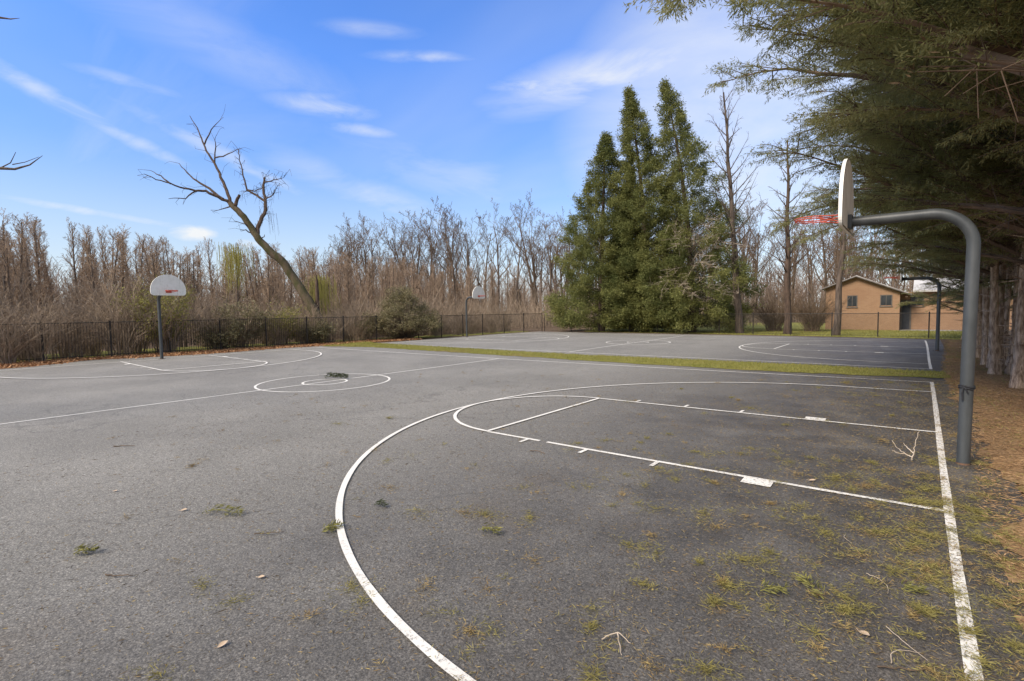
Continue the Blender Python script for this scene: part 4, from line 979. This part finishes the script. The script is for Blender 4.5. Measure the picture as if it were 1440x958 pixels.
# individual clouds: (centre direction, long axis tilt, half length, half height, strength)
def dn(sc, st):
    mp = nt.add('ShaderNodeMapping'); mp.inputs['Scale'].default_value = st; mp.inputs['Rotation'].default_value = (0, .25, 0); nt.link(dirv, mp.inputs[0]); return nt.noise(mp.outputs[0], sc, 6, .6, .5)
NZ = [dn(4, (1, 1, 3.2)), dn(10, (1, 1, 2.8))]
def puff(c, roll, la, lb, amp, rag=.5):
    c = Vector(c).normalized(); hx = Vector((0, 0, 1)).cross(c).normalized() * -1; vz = c.cross(hx) * -1
    if vz.z < 0: vz = -vz
    a = hx*math.cos(roll) + vz*math.sin(roll); b_ = vz*math.cos(roll) - hx*math.sin(roll)
    def dot(v, k):
        n = nt.add('ShaderNodeVectorMath', operation='DOT_PRODUCT'); nt.link(dirv, n.inputs[0]); n.inputs[1].default_value = tuple(v); return n.outputs['Value']
    def dl(v, l): 
        x = nt.math('DIVIDE', nt.math('SUBTRACT', dot(v, 0), v.dot(c)), l); return nt.math('MULTIPLY', x, x)
    r2 = nt.math('ADD', dl(a, la), dl(b_, lb))
    g_ = nt.math('POWER', 2.718, nt.math('MULTIPLY', r2, -1.))
    nz = NZ[0] if lb > .03 else NZ[1]
    m_ = nt.math('MULTIPLY', g_, nt.math('ADD', 1 - rag, nt.math('MULTIPLY', nt.smooth(nz, .3, .72), rag*1.7)))
    return nt.math('MULTIPLY', m_, amp)
CLOUDS = [((-0.9376, 0.1824, 0.2961), -0.419, 0.2768, 0.0119, 0.36, 0.5), ((-0.8873, 0.3856, 0.253), -0.419, 0.187, 0.0129, 0.34, 0.5), ((-0.761, 0.6187, 0.1953), -0.349, 0.2238, 0.0316, 0.42, 0.5), ((-0.6816, 0.6888, 0.2469), -0.262, 0.2111, 0.0528, 0.25, 0.5), ((-0.9666, 0.2045, 0.1548), -0.105, 0.2518, 0.0084, 0.5, 0.3), ((-0.9327, 0.3351, 0.1332), 0.07, 0.0396, 0.014, 1.0, 0.4), ((-0.9039, 0.4101, 0.1214), 0.0, 0.0317, 0.011, 0.8, 0.5), ((-0.7966, 0.4947, 0.3475), -0.052, 0.0744, 0.0144, 0.42, 0.5), ((-0.8017, 0.4787, 0.358), 0.14, 0.0475, 0.0095, 0.3, 0.5), ((-0.7671, 0.5576, 0.3173), -0.07, 0.0548, 0.01, 0.38, 0.5), ((-0.6652, 0.6101, 0.4304), 0.035, 0.0747, 0.0084, 0.4, 0.5), ((-0.709, 0.5351, 0.4593), 0.035, 0.0649, 0.0104, 0.28, 0.5), ((-0.5224, 0.7617, 0.3834), -0.14, 0.0874, 0.0187, 0.6, 0.5), ((-0.4027, 0.8219, 0.4029), 0.14, 0.2055, 0.0411, 0.65, 0.5), ((-0.2767, 0.9118, 0.3033), 0.524, 0.0723, 0.1084, 0.6, 0.5), ((-0.9071, 0.25, 0.3387), -0.087, 0.0722, 0.0093, 0.25, 0.5), ((-0.3414, 0.9243, 0.1706), 0.175, 0.2057, 0.0771, 0.4, 0.5), ((-0.845, 0.3439, 0.4096), -0.262, 0.2792, 0.043, 0.2, 0.5)]
for c in CLOUDS: mask = nt.math('MAXIMUM', mask, puff(*c[:4], c[4], min(.75, c[5] + .15)))
mask = nt.math('MULTIPLY', mask, 1., clamp=True)
horizon = nt.math('MULTIPLY', nt.math('SUBTRACT', 1, nt.smooth(el, -.02, .34)), .55)
hz = nt.add('ShaderNodeVectorMath', operation='DOT_PRODUCT'); nt.link(dirv, hz.inputs[0]); hz.inputs[1].default_value = (-.25, .93, .27)
horizon = nt.math('MAXIMUM', horizon, nt.math('MULTIPLY', nt.smooth(hz.outputs['Value'], .93, 1.0), nt.math('ADD', .25, nt.math('MULTIPLY', NZ[0], .75))))
mask = nt.math('MAXIMUM', mask, horizon)
# unseen white cloud added overhead and behind the viewpoint to whiten ambient light
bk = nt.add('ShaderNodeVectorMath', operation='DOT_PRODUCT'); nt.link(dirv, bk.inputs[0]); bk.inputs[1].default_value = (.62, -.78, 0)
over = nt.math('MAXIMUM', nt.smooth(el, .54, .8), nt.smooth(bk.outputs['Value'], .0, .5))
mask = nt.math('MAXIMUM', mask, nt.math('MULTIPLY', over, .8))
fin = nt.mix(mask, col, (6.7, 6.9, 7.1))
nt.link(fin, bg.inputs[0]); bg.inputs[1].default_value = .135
sl = bpy.data.lights.new('sun', 'SUN'); sl.energy = 5.; sl.angle = R(24); sl.color = (1, .88, .74)
so = bpy.data.objects.new('sun', sl); COL.objects.link(so)
sd = Vector((math.sin(SUN_AZ)*math.cos(SUN_EL), math.cos(SUN_AZ)*math.cos(SUN_EL), math.sin(SUN_EL)))
so.rotation_euler = sd.to_track_quat('Z', 'Y').to_euler(); so.location = sd*60

cam = bpy.data.cameras.new('camera'); co = bpy.data.objects.new('camera', cam); COL.objects.link(co); S.camera = co
cam.sensor_width = 36; cam.lens = 718.47/1440*36; cam.clip_end = 3000; cam.clip_start = .05
yaw, pit, rol = .67549, -.05917, -.01412
fw = Vector((-math.sin(yaw)*math.cos(pit), math.cos(yaw)*math.cos(pit), math.sin(pit))); rt = Vector((math.cos(yaw), math.sin(yaw), 0)); up = rt.cross(fw)
r2, u2 = rt*math.cos(rol) + up*math.sin(rol), up*math.cos(rol) - rt*math.sin(rol)
m4 = Matrix((r2, u2, -fw)).transposed().to_4x4(); m4.translation = (-.279, -8.375, 2.025); co.matrix_world = m4
S.view_settings.view_transform = 'Standard'; S.view_settings.look = 'None'; S.view_settings.exposure = 0; S.view_settings.gamma = 1
S.render.engine = 'CYCLES'; S.cycles.max_bounces = 4; S.cycles.diffuse_bounces = 3; S.cycles.transparent_max_bounces = 6
